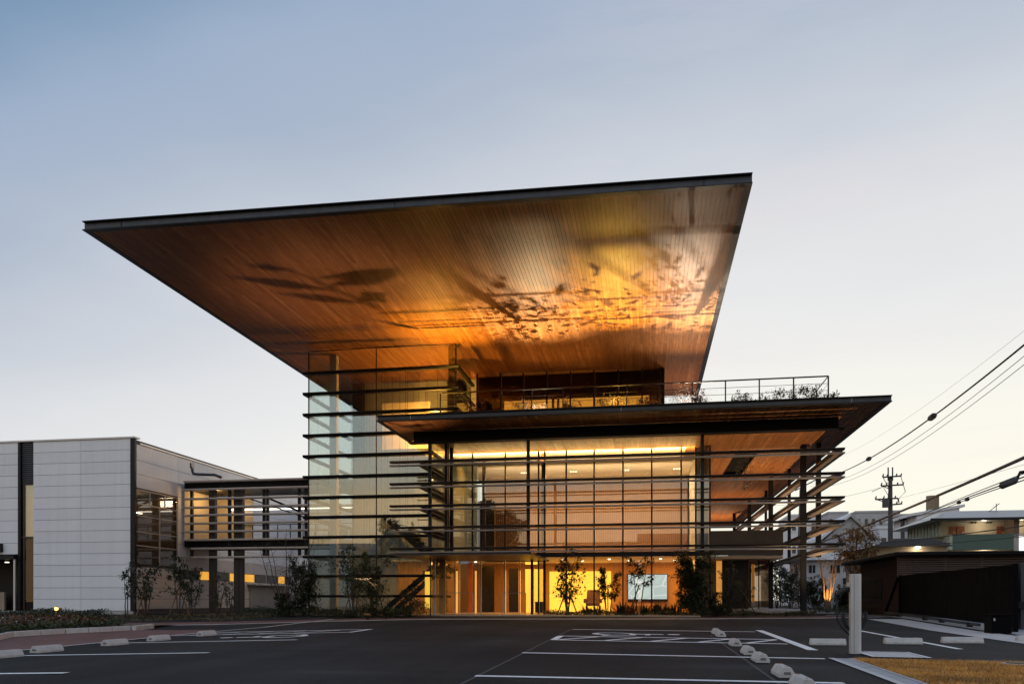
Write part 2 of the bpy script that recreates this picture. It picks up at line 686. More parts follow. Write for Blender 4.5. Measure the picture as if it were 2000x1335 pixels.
def sheet(pts, dz, step=.5):
    """flat polygon in plan draped on the ground (cut into strips so that it follows it)"""
    bm = bmesh.new()
    vs = [bm.verts.new((p[0], p[1], 0)) for p in pts]
    bm.faces.new(vs)
    xs = [p[0] for p in pts]
    ys = [p[1] for p in pts]
    for lo, hi, ax in ((min(xs), max(xs), 0), (min(ys), max(ys), 1)):
        k = math.floor(lo / step) + 1
        while k * step < hi:
            co = [0, 0, 0]
            no = [0, 0, 0]
            co[ax] = k * step
            no[ax] = 1
            bmesh.ops.bisect_plane(bm, geom=bm.verts[:] + bm.edges[:] + bm.faces[:], plane_co=co, plane_no=no)
            k += 1
    bm.normal_update()
    for f in bm.faces:
        if f.normal.z < 0:
            f.normal_flip()
    m = MB()
    idx = {}
    for i, v in enumerate(bm.verts):
        idx[v] = i
        m.v.append((v.co.x, v.co.y, gz(v.co.x, v.co.y) + dz))
    for f in bm.faces:
        m.f.append(tuple(idx[v] for v in f.verts))
    bm.free()
    return m


g = MB()
xs_ = [-900, -300, -100] + [-60 + 2 * i for i in range(61)] + [100, 300, 900]
ys_ = [-600, -200, -60, -30, -12] + [-11 + 1.0 * i for i in range(42)] + [40, 60, 100, 200, 500, 1500]
for y in ys_:
    for x in xs_:
        g.v.append((x, y, gz(x, y) - .03))
for j in range(len(ys_) - 1):
    for i in range(len(xs_) - 1):
        a = j * len(xs_) + i
        g.f.append((a, a + 1, a + len(xs_) + 1, a + len(xs_)))
build('ground', g, soil, kind='structure', label='bare earth ground under the planting and lawns')
build('parking_lot', grid(-34, 34, -20, 29, 1, 1, 0.), asphalt, kind='structure', label='dark asphalt of the car park and drive')

# brick path along the foot of the buildings
fr = [(-34, 18.6), (-15.48, 21.94), (-7.52, 24.85), (-1.0, 25.64), (5.59, 27.2), (9.0, 29.6), (9.0, 30.6), (5.6, 28.5), (-1.12, 26.75), (-8.44, 26.1), (-14.9, 23.6), (-18.0, 22.9), (-34, 20.4)]
build('brick_path', sheet(fr, .006, .7), brick_pave, kind='structure', label='red brick path along the foot of the building')
fr2 = fr[:6]
km = MB()
for a, b in zip(fr2[:-1], fr2[1:]):
    d = Vector((b[0] - a[0], b[1] - a[1], 0)).normalized() * .05
    n_ = Vector((d.y, -d.x, 0))
    n = 8
    for i in range(n):
        p, q = [(a[0] + (b[0] - a[0]) * t / n, a[1] + (b[1] - a[1]) * t / n) for t in (i, i + 1)]
        p0, p1, q0, q1 = (p[0] + n_.x, p[1] + n_.y), (p[0] - n_.x, p[1] - n_.y), (q[0] + n_.x, q[1] + n_.y), (q[0] - n_.x, q[1] - n_.y)
        km.prism([p0, q0, q1, p1], lambda x, y: gz(x, y) - .05, lambda x, y: gz(x, y) + .014)
build('path_edging', km, concrete, kind='structure', label='thin concrete edging of the brick path')

# brick pavement on the left beside the parking bays
kl = [G(0, 1274), G(380, 1236.5), G(520, 1221)]
pave = [(-34, 2), (-9.9 - .4, 2), (kl[0][0], kl[0][1]), (kl[1][0], kl[1][1]), (kl[2][0] - .5, 20.2), (-13.2, 20.2), (-34, 18.0)]
build('brick_pavement', sheet(pave, .01, .6), brick_pave, kind='structure', label='red brick pavement between the flower bed and the parking bays')


def line(a, b, w, name='parking_line', label=None, dz=.005):
    d = Vector((b[0] - a[0], b[1] - a[1], 0)).normalized() * (w / 2)
    n = Vector((-d.y, d.x, 0))
    pts = [(a[0] - n.x, a[1] - n.y), (b[0] - n.x, b[1] - n.y), (b[0] + n.x, b[1] + n.y), (a[0] + n.x, a[1] + n.y)]
    build(name, sheet(pts, dz, .5), paint, kind='structure', label=label or 'white painted parking bay line')


PW = .13
kX = G(200, 1255)[0]
kerbx = kl[0][0]
# left bays: lines run in X at constant Y
for px, py in ((130, 1313.5), (408, 1274), (580, 1248.7)):
    e = G(px, py)
    line((kerbx + .1, e[1]), (e[0], e[1]), PW)
# right bays
for (px, py, qx, qy) in ((928, 1319.3, 1640, 1329.5), (1020, 1274, 1610, 1285.5), (1118, 1228.3, 1473, 1232.4)):
    a, b = G(px, py), G(qx, qy)
    line((a[0], a[1]), (b[0], (a[1] + b[1]) / 2), PW)
# hatched strips
ha, hb = G(1075, 1249.2), G(1537, 1256.3)
hc, hd = G(1090, 1242), G(1515, 1247.3)
y0, y1 = (ha[1] + hb[1]) / 2, (hc[1] + hd[1]) / 2
line((ha[0], y0), (hb[0], y0), PW)
line((hc[0], y1), (hd[0] , y1), PW)
line((ha[0] + .05, y0 + .066), (ha[0] + .05, y1 - .066), PW)
for i in range(5):
    x = ha[0] + .15 + i * .86
    if x + .7 < hd[0] + .4:
        line((x, y0 + .09), (x + .66, y1 - .09), PW * .8)
ly = [G(690, 1233.8)[1], G(733, 1228.2)[1]]
for y in ly:
    line((kerbx - .1, y), (-6.5, y), PW)
line((-6.56, ly[0] + .066), (-6.56, ly[1] - .066), PW)
for i in range(4):
    x = kerbx + .3 + i * .86
    line((x, ly[0] + .09), (x + .66, ly[1] - .09), PW * .8)
# lane lines
line(G(1482, 1230), G(1588, 1269), .17, label='white line dividing the right hand bays')
line(G(1680, 1231), G(1875, 1267), .12, label='white line in front of the far bays')
# flush white kerbs
line((kl[0][0] + .02, 5), (kl[0][0] + .02, kl[0][1] + .1), .08, 'kerb_strip', 'flush pale kerb strip along the left bays', .008)
line(kl[0], kl[1], .09, 'kerb_strip', 'flush pale kerb strip along the left bays', .012)
line(kl[1], G(650, 1209), .09, 'kerb_strip', 'flush pale kerb strip along the left bays', .012)
# thin joint seams in the asphalt
seam = mat('asphalt_joint', (.055, .055, .055), .8)
sm = sheet([(-1.87, 4), (-1.83, 4), (-1.75, 19), (-1.79, 19)], .003, .5)
build('asphalt_seam', sm, seam, kind='structure', label='thin pale seam in the asphalt')
sm = sheet([(1.33, 8), (1.37, 8), (1.37, 17.5), (1.33, 17.5)], .003, .5)
build('asphalt_seam', sm, seam, kind='structure', label='thin pale seam in the asphalt')
# old tyre scuffs
scuff = mat('tyre_scuff', (.052, .051, .052), .7, 0, .3, 2)


def symbol(cx, cy, s, flip):
    """wheelchair symbol painted on the bay, top towards +X (or -X)"""
    m = MB()

    def add(pts):
        q = [(cx + flip * p[1] * s, cy - flip * p[0] * s * 1.0) for p in pts]
        t = sheet(q if flip > 0 else q, .006, .4)
        b = len(m.v)
        m.v += t.v
        m.f += [tuple(b + i for i in f) for f in t.f]

    def bar(a, b, w):
        d = Vector((b[0] - a[0], b[1] - a[1])).normalized() * w / 2
        n = Vector((-d.y, d.x))
        add([(a[0] - n.x, a[1] - n.y), (b[0] - n.x, b[1] - n.y), (b[0] + n.x, b[1] + n.y), (a[0] + n.x, a[1] + n.y)])
    for k in range(14):
        a0, a1 = math.radians(100 + k * 18), math.radians(118 + k * 18)
        add([(.5 * math.cos(a0), -.35 + .5 * math.sin(a0)), (.5 * math.cos(a1), -.35 + .5 * math.sin(a1)), (.36 * math.cos(a1), -.35 + .36 * math.sin(a1)), (.36 * math.cos(a0), -.35 + .36 * math.sin(a0))])
    bar((-.12, .75), (-.05, .05), .18)
    bar((-.09, .4), (.3, .4), .12)
    bar((-.05, .08), (.38, .08), .14)
    bar((.35, .1), (.55, -.6), .14)
    bar((.52, -.56), (.72, -.5), .12)
    add([(-.13 + .15 * math.cos(t * math.pi / 5), .98 + .15 * math.sin(t * math.pi / 5)) for t in range(10)])
    build('wheelchair_symbol', m, paint, kind='structure', label='white wheelchair symbol painted on the bay')


symbol(-.35, 17.3, .95, 1)
symbol(-7.8, ly[0] - 1.35, .95, -1)

# lawn on the right with flush kerbs
lx, lyk = G(1617, 1285)[0], G(1617, 1285)[1]
strip_c = mat('gutter_concrete', (.36, .37, .38), .8, 0, .15, 5, bump=.2)
for (a0, a1, mm_, dz) in ((lx, lx + .09, concrete_pale, .012), (lx + .09, lx + .27, strip_c, .008), (lx + .27, lx + .34, concrete_pale, .012)):
    build('kerb_strip', sheet([(a0, -3), (a1, -3), (a1, lyk), (a0, lyk)], dz, .5), mm_, kind='structure', label='flush concrete kerb beside the lawn')
build('kerb_strip', sheet([(lx + .34, lyk - .13), (26, lyk - .13), (26, lyk), (lx + .34, lyk)], .014, .6), concrete_pale, kind='structure', label='flush concrete kerb at the head of the lawn')
lawn_base = mat('lawn_soil', (.40, .20, .05), .95, 0, .35, 3, bump=.5, bscale=40)
build('lawn_ground', sheet([(lx + .34, -3), (26, -3), (26, lyk - .13), (lx + .34, lyk - .13)], .02, .6), lawn_base, kind='structure', label='dry earth under the yellow lawn')
gm = MB()
gr = random.Random(3)
for i in range(60000):
    y = 7.2 + (lyk - .14 - 7.2) * gr.random()
    x = lx + .30 + (7.2 - lx) * gr.random() ** 1.05
    z = gz(x, y) + .018
    h = .012 + .030 * gr.random() ** 2
    a = gr.random() * 6.28
    t = .06 * gr.random()
    w = .005
    b = len(gm.v)
    ca, sa = math.cos(a), math.sin(a)
    gm.v += [(x - w * ca, y - w * sa, z), (x + w * ca, y + w * sa, z), (x + t * sa, y - t * ca, z + h)]
    gm.f.append((b, b + 1, b + 2))
grass_m = island_mat('dry_grass', [(.44, .17, .022), (.66, .32, .06), (.72, .36, .08), (.56, .24, .03), (.48, .28, .05)], .7, grain=(1, 1.6, 1), gscale=1.3, gamt=.55)
build('dry_grass', gm, grass_m, kind='stuff', label='golden dry grass of the lawn at the bottom right corner', cat='grass')

# concrete pad of the charging post
px0, px1, py0, py1 = 3.25, 3.95, 12.2, 13.15
dz_ = gz(3.6, 12.7)
pad = thing('concrete_pad', 'square pale concrete pad with a white edge beside the charging post', 'concrete pad', (3.6, 12.7, dz_))
build('slab', sheet([(px0, py0), (px1, py0), (px1, py1), (px0, py1)], .02, .5), concrete_pale, pad)
for (a, b, c, d) in ((px0 - .05, px1 + .05, py0 - .05, py0), (px0 - .05, px1 + .05, py1, py1 + .05), (px0 - .05, px0, py0, py1), (px1, px1 + .05, py0, py1)):
    build('edge', sheet([(a, c), (b, c), (b, d), (a, d)], .024, .5), paint, pad)
# drain cover in the lawn
dc = G(1990, 1299)
dr = thing('drain_cover', 'round metal drain cover set in the yellow lawn', 'drain cover', (dc[0], dc[1], gz(*dc)))
build('rim', MB().disc((dc[0], dc[1], gz(*dc) + .012), .2, .022, 20), concrete_pale, dr)
build('lid', MB().disc((dc[0], dc[1], gz(*dc) + .03), .15, .012, 20), steel_dark, dr)

# concrete apron along the gate
build('gate_apron', sheet([(6.9, 14), (7.9, 14), (7.9, 26.6), (6.85, 26.6)], .012, .7), concrete_pale, kind='structure', label='pale concrete strip beside the black gate')
build('gate_apron_kerb', sheet([(8.1, 14), (9.3, 14), (9.3, 29), (8.1, 29)], .016, .7), concrete, kind='structure', label='concrete track bed below the black gate')

# ================================================================== MAIN BUILDING
YU, YR, YL, YT, YG = 18.16, 24.75, 26.4, 28.2, 30.8
ob = thing('office_building', 'three storey glass office with huge wooden roof overhangs and horizontal louvres', 'office building', (0, 30, 0))


def upz(x):      # underside of the upper roof, a slight fall to the right
    return 9.93 - .0135 * (x + 14.1)


ux0, ux1, uy0, uy1 = -14.1, 2.305, YU, 36.6


def soffit(name, x0, x1, y0, y1, zf, parent, holes=(), bw=.105):
    m = MB()
    rr = random.Random(11)
    x = x0
    while x < x1 - .01:
        xe = min(x + bw, x1)
        segs = [(y0, y1)]
        for (hx0, hx1, hy0, hy1) in holes:
            if xe > hx0 and x < hx1:
                segs = [(y0, hy0), (hy1, y1)]
        for (a, b) in segs:
            y = a
            first = True
            while y < b - .01:
                ln = rr.uniform(2.2, 4.4) if not first else rr.uniform(.8, 4.4)
                first = False
                ye = b if y + ln > b - .5 else y + ln
                z = zf((x + xe) / 2) + rr.uniform(-.002, .002)
                m.box(x + .003, xe - .003, y + .002, ye - .002, z, z + .02)
                y = ye
        x = xe
    return build(name, m, wood_soffit, parent, kind='stuff')


# upper roof
ur = build('upper_roof', MB().hexa([(ux0 + .12, uy0 + .12, upz(ux0) + .03), (ux1 - .12, uy0 + .12, upz(ux1) + .03), (ux1 - .12, uy1, upz(ux1) + .03), (ux0 + .12, uy1, upz(ux0) + .03),
                                    (ux0 + .12, uy0 + .12, upz(ux0) + .2), (ux1 - .12, uy0 + .12, upz(ux1) + .2), (ux1 - .12, uy1, upz(ux1) + .2), (ux0 + .12, uy1, upz(ux0) + .2)]), steel_black, ob)


def channel_x(name, x0, x1, y, z0f, h, parent, mm=steel_fascia, web=.09, fl=.022):
    """C section along X at the front edge: web set back, two flanges"""
    for (a, b, ya, yb, m_) in ((0, fl, y, y + .16, steel_dark), (h - fl, h, y, y + .16, steel_dark), (fl, h - fl, y + web, y + web + .03, mm)):
        zs = [z0f(x0), z0f(x1)]
        q = MB().hexa([(x0, ya, zs[0] + a), (x1, ya, zs[1] + a), (x1, yb, zs[1] + a), (x0, yb, zs[0] + a),
                       (x0, ya, zs[0] + b), (x1, ya, zs[1] + b), (x1, yb, zs[1] + b), (x0, yb, zs[0] + b)])
        build('fascia', q, m_, parent)


def channel_y(x, y0, y1, z, h, parent, side, web=.09, fl=.022):
    for (a, b, xa, xb) in ((0, fl, 0, .16), (h - fl, h, 0, .16), (fl, h - fl, web, web + .03)):
        x0, x1 = sorted((x - side * xa, x - side * xb))
        build('fascia', bx(x0, x1, y0, y1, z + a, z + b), steel_dark, parent)


channel_x('fascia', ux0, ux1, YU, lambda x: upz(x) - .002, .235, ur)
channel_y(ux0, YU + .17, uy1, upz(ux0) - .002, .235, ur, -1)
channel_y(ux1, YU + .17, uy1, upz(ux1) - .002, .235, ur, 1)
for px_ in (235, 770, 1375):      # fascia joints
    x = XY(px_, YU + .05)
    build('fascia_joint', bx(x - .008, x + .008, YU + .082, YU + .09, upz(x) + .02, upz(x) + .21), steel_black, ur)
soffit('soffit', ux0 + .13, ux1 - .13, uy0 + .13, uy1, lambda x: upz(x) + .012, ur)

# lower roof (also the terrace floor)
lx0, lx1, lz = -8.607, 7.066, 6.345
hole = (3.5, 4.3, 32.4, 38.2)
lower = build('lower_roof', MB().box(lx0 + .12, lx1 - .12, YR + .12, YT - .02, lz + .04, lz + .165)
              .box(-7.7, lx1 - .12, YT - .02, hole[2], lz + .04, lz + .165).box(-7.7, hole[0], hole[2], hole[3], lz + .04, lz + .165)
              .box(hole[1], lx1 - .12, hole[2], hole[3], lz + .04, lz + .165).box(1.5, lx1 - .12, hole[3], 66, lz + .04, lz + .165)
              .box(hole[0], hole[1], hole[2], hole[3], lz + .145, lz + .16)
              .box(hole[0] - .03, hole[0], hole[2], hole[3], lz + .0, lz + .14).box(hole[1], hole[1] + .03, hole[2], hole[3], lz + .0, lz + .14)
              .box(hole[0], hole[1], hole[3], hole[3] + .03, lz + .0, lz + .14).box(hole[0], hole[1], hole[2] - .03, hole[2], lz + .0, lz + .14), steel_black, ob)
channel_x('fascia', lx0, lx1, YR, lambda x: lz - .002, .19, lower)
channel_y(lx0, YR + .17, YT - .03, lz - .002, .19, lower, -1)
channel_y(lx1, YR + .17, 66, lz - .002, .19, lower, 1)
for px_ in (800, 1213, 1665):
    x = XY(px_, YR)
    build('fascia_joint', bx(x - .008, x + .008, YR + .082, YR + .09, lz + .02, lz + .165), alu, lower)
soffit('soffit', lx0 + .13, -7.7, YR + .13, YT - .03, lambda x: lz + .012, lower)
soffit('soffit', -7.7, 1.5, YR + .13, YG + .06, lambda x: lz + .012, lower)
build('hall_ceiling', bx(-7.7, 1.49, YG + .07, 33.05, lz + .004, lz + .03), plaster, ob)
soffit('soffit', 1.5, lx1 - .13, YR + .13, 66, lambda x: lz + .012, lower, [hole])
build('roof_beam', MB().box(-7.9, 5.99, YL + .17, YL + .19, 5.98, lz).box(-8.05, 6.165, YL, YL + .36, 5.945, 5.98), steel_black, ob)

# louvres: five pairs of blades round the front, the right side and a short return on the left
for zt in (5.345, 4.59, 3.83, 3.085, 2.36):
    for (a, b, m_, w) in ((-.064, 0, bronze, .26), (-.180, -.138, louvre_light, .20)):
        d = .05 if w > .25 else .02
        prof = [(YL, zt + b), (YL, zt + a + .055 if w > .25 else zt + a), (YL + d, zt + a), (YL + w, zt + a), (YL + w, zt + b)]
        build('louvre_blade', MB().extrude(prof, 'x', -8.72, 6.152), m_, ob)
        build('louvre_blade', bx(5.90, 6.15, YL + w + .004, 62, zt + a, zt + b), bronze if w > .25 else louvre_light, ob, label='long side louvre blade running back from the right front corner')
        build('louvre_blade', bx(-7.72, -7.47, YL + w + .004, YG - .2, zt + a, zt + b), bronze, ob)
for x in (-7.36, -3.93, 1.806):
    build('hanger_post', bx(x - .055, x + .055, YL + .29, YL + .38, 2.16, 5.944), steel_dark, ob)
for (x, y, w) in ((-7.0, 27.6, .05), (-7.2, 28.6, .05), (-7.3, 29.6, .06)):
    build('hanger_post', bx(x - w, x + w, y - w, y + w, 2.16, lz), steel_dark, ob)
build('hanger_post', bx(6.20, 6.36, 30.9, 31.1, 2.16, lz), steel_dark, ob)
for y in (36.8, 43.8):
    build('hanger_post', bx(6.18, 6.3, y, y + .14, 2.16, lz), steel_dark, ob)
for y in (31.2, 39.1, 47.0, 54.9):
    build('column', MB().box(5.70, 5.87, y - .16, y - .13, 0, lz).box(5.70, 5.87, y + .13, y + .16, 0, lz).box(5.77, 5.80, y - .13, y + .13, 0, lz), steel_dark, ob)

# ---- stair tower
TX0, TX1, TX2 = -12.445, -7.75, -6.80
TZ = 9.84
fz = [9.04, 8.275, 7.5, 6.725, 5.955, 5.185, 4.42, 3.69, 2.95, 2.22, 1.50, .76]
for z in fz:
    x1 = TX2 if z > 6.6 else TX1
    prof = [(YT - .20, z), (YT - .20, z - .04), (YT - .15, z - .095), (YT - .02, z - .095), (YT - .02, z)]
    build('sunshade_fin', MB().extrude(prof, 'x', TX0 - .16, x1 + .14), steel_dark, ob)
    build('sunshade_fin', bx(TX0 - .16, TX0 - .02, YT - .015, 32.75, z - .09, z), steel_dark, ob)
    build('sunshade_fin', bx(x1 + .02, x1 + .14, YT - .015, YG - .05, z - .09, z), steel_dark, ob)
levels = [TZ] + fz + [0.05]
xs = [TX0, -9.806, TX1]
for i in range(len(levels) - 1):
    a, b = levels[i + 1], levels[i]
    up = a > 6.6
    cols = [TX0, -9.806, TX2] if up else xs
    if 6.0 > a > 5.9:
        pass
    for k in range(2):
        build('glass_pane', bx(cols[k] + .008, cols[k + 1] - .008, YT, YT + .014, a + .004, b - .004), glass_tower, ob)
    for k, (ya, yb) in enumerate(((YT + .02, 30.48), (30.50, 32.74))):
        build('glass_pane', bx(TX0, TX0 + .014, ya, yb, a + .004, b - .004), glass_tower, ob)
    build('glass_pane', bx((TX2 if up else TX1) - .014, (TX2 if up else TX1), YT + .02, YG - .03, a + .004, b - .004), glass_tower, ob)
for (x, y, z0, z1) in ((TX0, YT - .016, 0, 9.86), (-9.806, YT - .014, 0, 9.86), (TX1, YT - .016, 0, 6.34), (TX2, YT - .016, 6.52, 9.85)):
    build('mullion', bx(x - .016, x + .016, y, y + .05, z0, z1), steel_dark, ob)
for y in (30.49, 32.75):
    build('mullion', bx(TX0 - .01, TX0 + .03, y - .02, y + .02, 0, 9.86), steel_dark, ob)
build('mullion', bx(TX0, TX2, YT - .012, YT + .03, TZ, TZ + .03), steel_dark, ob)
# round column inside the left corner, square one at the right
build('column', bx(-11.85, -11.58, YT + .55, YT + .8, 0, 9.86), plaster_grey, ob, label='pale steel column standing inside the left corner of the glass stair tower')
build('column', bx(-7.14, -6.93, YT + .25, YT + .45, 6.5, 9.82), steel_black, ob)
# tower back and inner walls, floors
build('back_wall', bx(TX0 + .02, -7.0, 32.78, 32.95, 2.3, 9.83).box(TX0 + .02, -7.75, 32.78, 32.95, 0, 2.29), mat('cool_grey_plaster', (.34, .385, .40), .8, 0, .1), ob)
build('floor_slab', bx(TX0 + .05, 1.85, YT + .06, 36.0, -.05, .03).box(1.85, 5.1, 35, 42, .1, .2), floor_stone, ob)
build('landing', bx(TX0 + 2.2, TX1 - .1, 31.0, 32.75, 6.30, 6.52), plaster, ob)
build('parapet_wall', bx(XY(747, 30.4), XY(840, 30.4), 30.35, 30.45, 6.52, 8.35), plaster, ob)
build('inner_wall', bx(-7.55, -6.9, 29.9, 30.5, 6.52, 9.0), dark_wall, ob)
build('inner_wall', bx(-12.3, -11.9, 32.45, 32.77, 6.9, 9.8), dark_wall, ob)
# stairs: two flights, dark strings with folded steps
st = build('stair', MB().box(-8.0, -7.8, 29.2, 32.6, 1.72, 1.86), steel_dark, ob)
n = 10
sx0, sz0, sx1, sz1 = -9.9, .05, -8.0, 1.86
for i in range(n):
    xa = sx0 + (sx1 - sx0) * i / n
    xb = sx0 + (sx1 - sx0) * (i + 1) / n
    zt = sz0 + (sz1 - sz0) * (i + 1) / n
    build('tread', bx(xa - .02, xb, 29.4, 30.6, zt - .04, zt), steel_dark, st)
for y in (29.36, 30.64):
    build('stringer', MB().hexa([(sx0, y - .03, sz0 - .02), (sx1, y - .03, sz1 - .22), (sx1, y + .03, sz1 - .22), (sx0, y + .03, sz0 - .02),
                                 (sx0, y - .03, sz0 + .24), (sx1, y - .03, sz1 + .02), (sx1, y + .03, sz1 + .02), (sx0, y + .03, sz0 + .24)]), steel_dark, st)
for i in range(12):
    xa = -8.0 - (2.5) * i / 12
    zt = 1.86 + 2.2 * (i + 1) / 12
    build('tread', bx(xa - .22, xa, 31.1, 32.3, zt - .04, zt), steel_dark, st)
for y in (31.06, 32.34):
    build('stringer', MB().hexa([(-10.5, y - .03, 3.84), (-8.0, y - .03, 1.64), (-8.0, y + .03, 1.64), (-10.5, y + .03, 3.84),
                                 (-10.5, y - .03, 4.1), (-8.0, y - .03, 1.9), (-8.0, y + .03, 1.9), (-10.5, y + .03, 4.1)]), steel_dark, st)
rod_r = random.Random(5)
for px_ in (686, 711, 716.5, 722, 727, 745, 752, 757, 766, 781, 792, 796, 807, 818, 831, 834, 855):
    Y = rod_r.uniform(29.3, 31.5)
    x = XY(px_, Y)
    build('hanging_rod', MB().tube([(x, Y, rod_r.choice([1.9, 3.2, 4.1, 6.4])), (x, Y, rod_r.uniform(9.0, 9.75))], .009, 5), steel_dark, ob)
# wall of the stair hall on the ground floor, lit
build('inner_wall', bx(-10.4, -7.75, 32.66, 32.76, .05, 2.2), wood_warm, ob)
build('inner_wall', bx(-7.74, -7.5, 29.4, 29.5, .05, 2.2), wood_warm, ob)

# ---- main glass facade
mx = [XY(p, YG) for p in (881, 923, 987, 1052, 1064, 1106, 1160.5, 1216.7, 1272.9, 1330.3, 1359, 1386.5)]
for x in mx:
    w = .028 if abs(x - mx[2]) > .01 else .022
    build('mullion', bx(x - w, x + w, YG - .05, YG + .06, .03 if x > mx[3] - .01 else 2.4, 6.33), steel_dark, ob)
for i in range(len(mx) - 1):
    for (a, b) in ((.06, 2.22), (2.42, 5.93), (5.97, 6.32)):
        if b < 3 and i < 3:
            continue
        build('glass_pane', bx(mx[i] + .03, mx[i + 1] - .03, YG, YG + .014, a, b), glass, ob)
build('transom', bx(mx[0], mx[-1], YG - .045, YG + .05, 5.93, 5.97), steel_dark, ob)
build('floor_edge', bx(mx[0], mx[-1], YG - .03, YG + .05, 2.23, 2.41), steel_dark, ob)
build('floor_slab', bx(mx[0], mx[-1], YG + .06, 36.0, 2.24, 2.40), plaster, ob)
# entrance glazing: frameless glass between slim posts
ex = [XY(p, YG) for p in (889, 915, 939.5, 986, 1015, 1039, 1064)]
build('entrance_canopy', bx(-8.6, -3.8, YL + .1, YG - .06, 2.10, 2.17), bronze, ob)
for p, w in ((849, .03), (889, .022), (939.5, .022), (986, .022), (1015, .016), (1039, .05), (1063.5, .05)):
    Y = YG - .3 if p > 860 else YT + .3
    x = XY(p, Y)
    build('post', bx(x - w, x + w, Y - .03, Y + .03, .02, 2.1), alu if p < 1030 else steel_dark, ob)
for p0, p1 in ((851, 888), (890, 938), (941, 985), (987, 1014), (1016, 1037), (1041, 1062)):
    x0, x1 = XY(p0, YG - .3), XY(p1, YG - .3)
    build('glass_door' if p0 in (941, 890) else 'glass_pane', bx(x0 + .02, x1 - .02, YG - .31, YG - .295, .06, 2.09), glass_clear, ob)
hx0, hx1 = XY(850, YG - .35), XY(1012, YG - .35)
for x0, x1 in ((XY(851, YG), XY(927, YG)), (XY(985, YG), XY(1030, YG))):
    build('handrail', MB().tube([(x0, YG - .45, .85), (x1, YG - .45, .85)], .014, 6).tube([(x0, YG - .45, .03), (x0, YG - .45, .85)], .014, 6).tube([(x1, YG - .45, .03), (x1, YG - .45, .85)], .014, 6), alu, ob)
build('entrance_step', bx(XY(846, YG), XY(1066, YG), YG - 1.0, YG + .05, -.02, .028), concrete_pale, ob)

# ---- lobby, ground floor
YB = 36.0
build('back_wall', bx(-10.5, 1.9, YB, YB + .1, .03, 2.24), wood_warm, ob)
build('side_wall', bx(1.88, 1.98, YG + .08, YB, .03, 2.24).box(1.88, 1.98, YG + .08, YB, 2.4, 6.33), plaster, ob)
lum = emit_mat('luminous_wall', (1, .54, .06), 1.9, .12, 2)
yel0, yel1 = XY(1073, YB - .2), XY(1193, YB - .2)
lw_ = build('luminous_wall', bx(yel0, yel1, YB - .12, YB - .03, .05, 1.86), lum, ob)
ring_m = emit_mat('luminous_ring', (1, .48, .05), .9)
for k in range(1, 7):      # the faint contour rings drawn on the glowing wall
    r_ = .16 * k
    cxr, czr = yel0 + (yel1 - yel0) * .72, .75
    pts = [(cxr + r_ * math.cos(t * math.pi / 16) * 1.1, YB - .125, czr + r_ * math.sin(t * math.pi / 16)) for t in range(33)]
    pts = [p for p in pts if yel0 + .02 < p[0] < yel1 - .02 and .07 < p[2] < 1.84]
    if len(pts) > 3:
        build('contour_ring', MB().tube(pts, .006, 4), ring_m, lw_)
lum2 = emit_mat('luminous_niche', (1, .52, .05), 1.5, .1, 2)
lum3 = emit_mat('amber_wall_glow', (1, .42, .05), .42, .3, .8)
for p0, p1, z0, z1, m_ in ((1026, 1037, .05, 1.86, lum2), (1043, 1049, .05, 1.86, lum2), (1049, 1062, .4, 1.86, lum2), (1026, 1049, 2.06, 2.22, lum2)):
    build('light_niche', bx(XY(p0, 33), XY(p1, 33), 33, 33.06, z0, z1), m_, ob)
for p0, p1 in ((890.5, 893.5), (927.5, 930.5), (985, 988), (1013.5, 1016.5)):  # edges lit by the lobby light, put in as glowing strips
    build('lit_edge_strip', bx(XY(p0, 31.6), XY(p1, 31.6), 31.6, 31.65, .05, 1.75), emit_mat('lit_edge_glow', (1, .50, .14), 1.0), ob)
build('lit_edge_strip', bx(XY(830, 29.3), XY(840, 29.3), 29.3, 29.36, .25, 1.65), lum2, ob)  # lit wall return at the corner, its light put in as emission
build('wall_panel', bx(XY(854, 33), XY(866, 33), 33, 33.08, .05, 2.2), lum3, ob)  # the warm light on this panel is put in as emission
build('wall_panel', bx(XY(867, 33), XY(872, 33), 32.9, 33.0, .05, 2.2), emit_mat('amber_edge_glow', (1, .45, .05), .9), ob)  # lit panel edge, the light put into its material as glow
build('wall_panel', bx(XY(915, 34), XY(923, 34), 34, 34.06, .05, 2.2), mat('orange_panel', (.55, .16, .03), .6), ob)
build('inner_door', bx(XY(938, 34), XY(965, 34), 34, 34.07, .05, 2.05), dark_wall, ob)
build('inner_door', bx(XY(994, 34), XY(1012, 34), 34, 34.07, .05, 1.95), dark_wall, ob)
build('inner_wall', bx(XY(873, 33.5), XY(884, 33.5), 33.5, 33.6, .05, 2.2), dark_wall, ob)
build('ceiling_trough', bx(-6.5, -3.9, 32, 32.4, 2.14, 2.2), dark_wall, ob)
warm = (1, .46, .11)
dl = emit_mat('downlight_glow', (1, .8, .55), 7)
for i, px_ in enumerate((893, 929, 1100, 1138, 1190, 1228, 1290, 1318)):
    Y = 32.6 + (i % 2) * 1.4
    x = XY(px_, Y)
    build('downlight', MB().disc((x, Y, 2.21), .05, .03, 12), dl, ob)
lamp('AREA', (-5.6, 33.2, 2.13), 80, warm, 2.6, (0, 0, 0), sy=2.5)
lamp('AREA', (-2.2, 33.4, 2.15), 110, warm, 3.2, (0, 0, 0), sy=3)
lamp('AREA', (.8, 33.8, 2.15), 120, warm, 2.2, (0, 0, 0), sy=3)
lamp('AREA', (-9.2, 30.8, 2.15), 60, warm, 2.0, (0, 0, 0), sy=1.5)

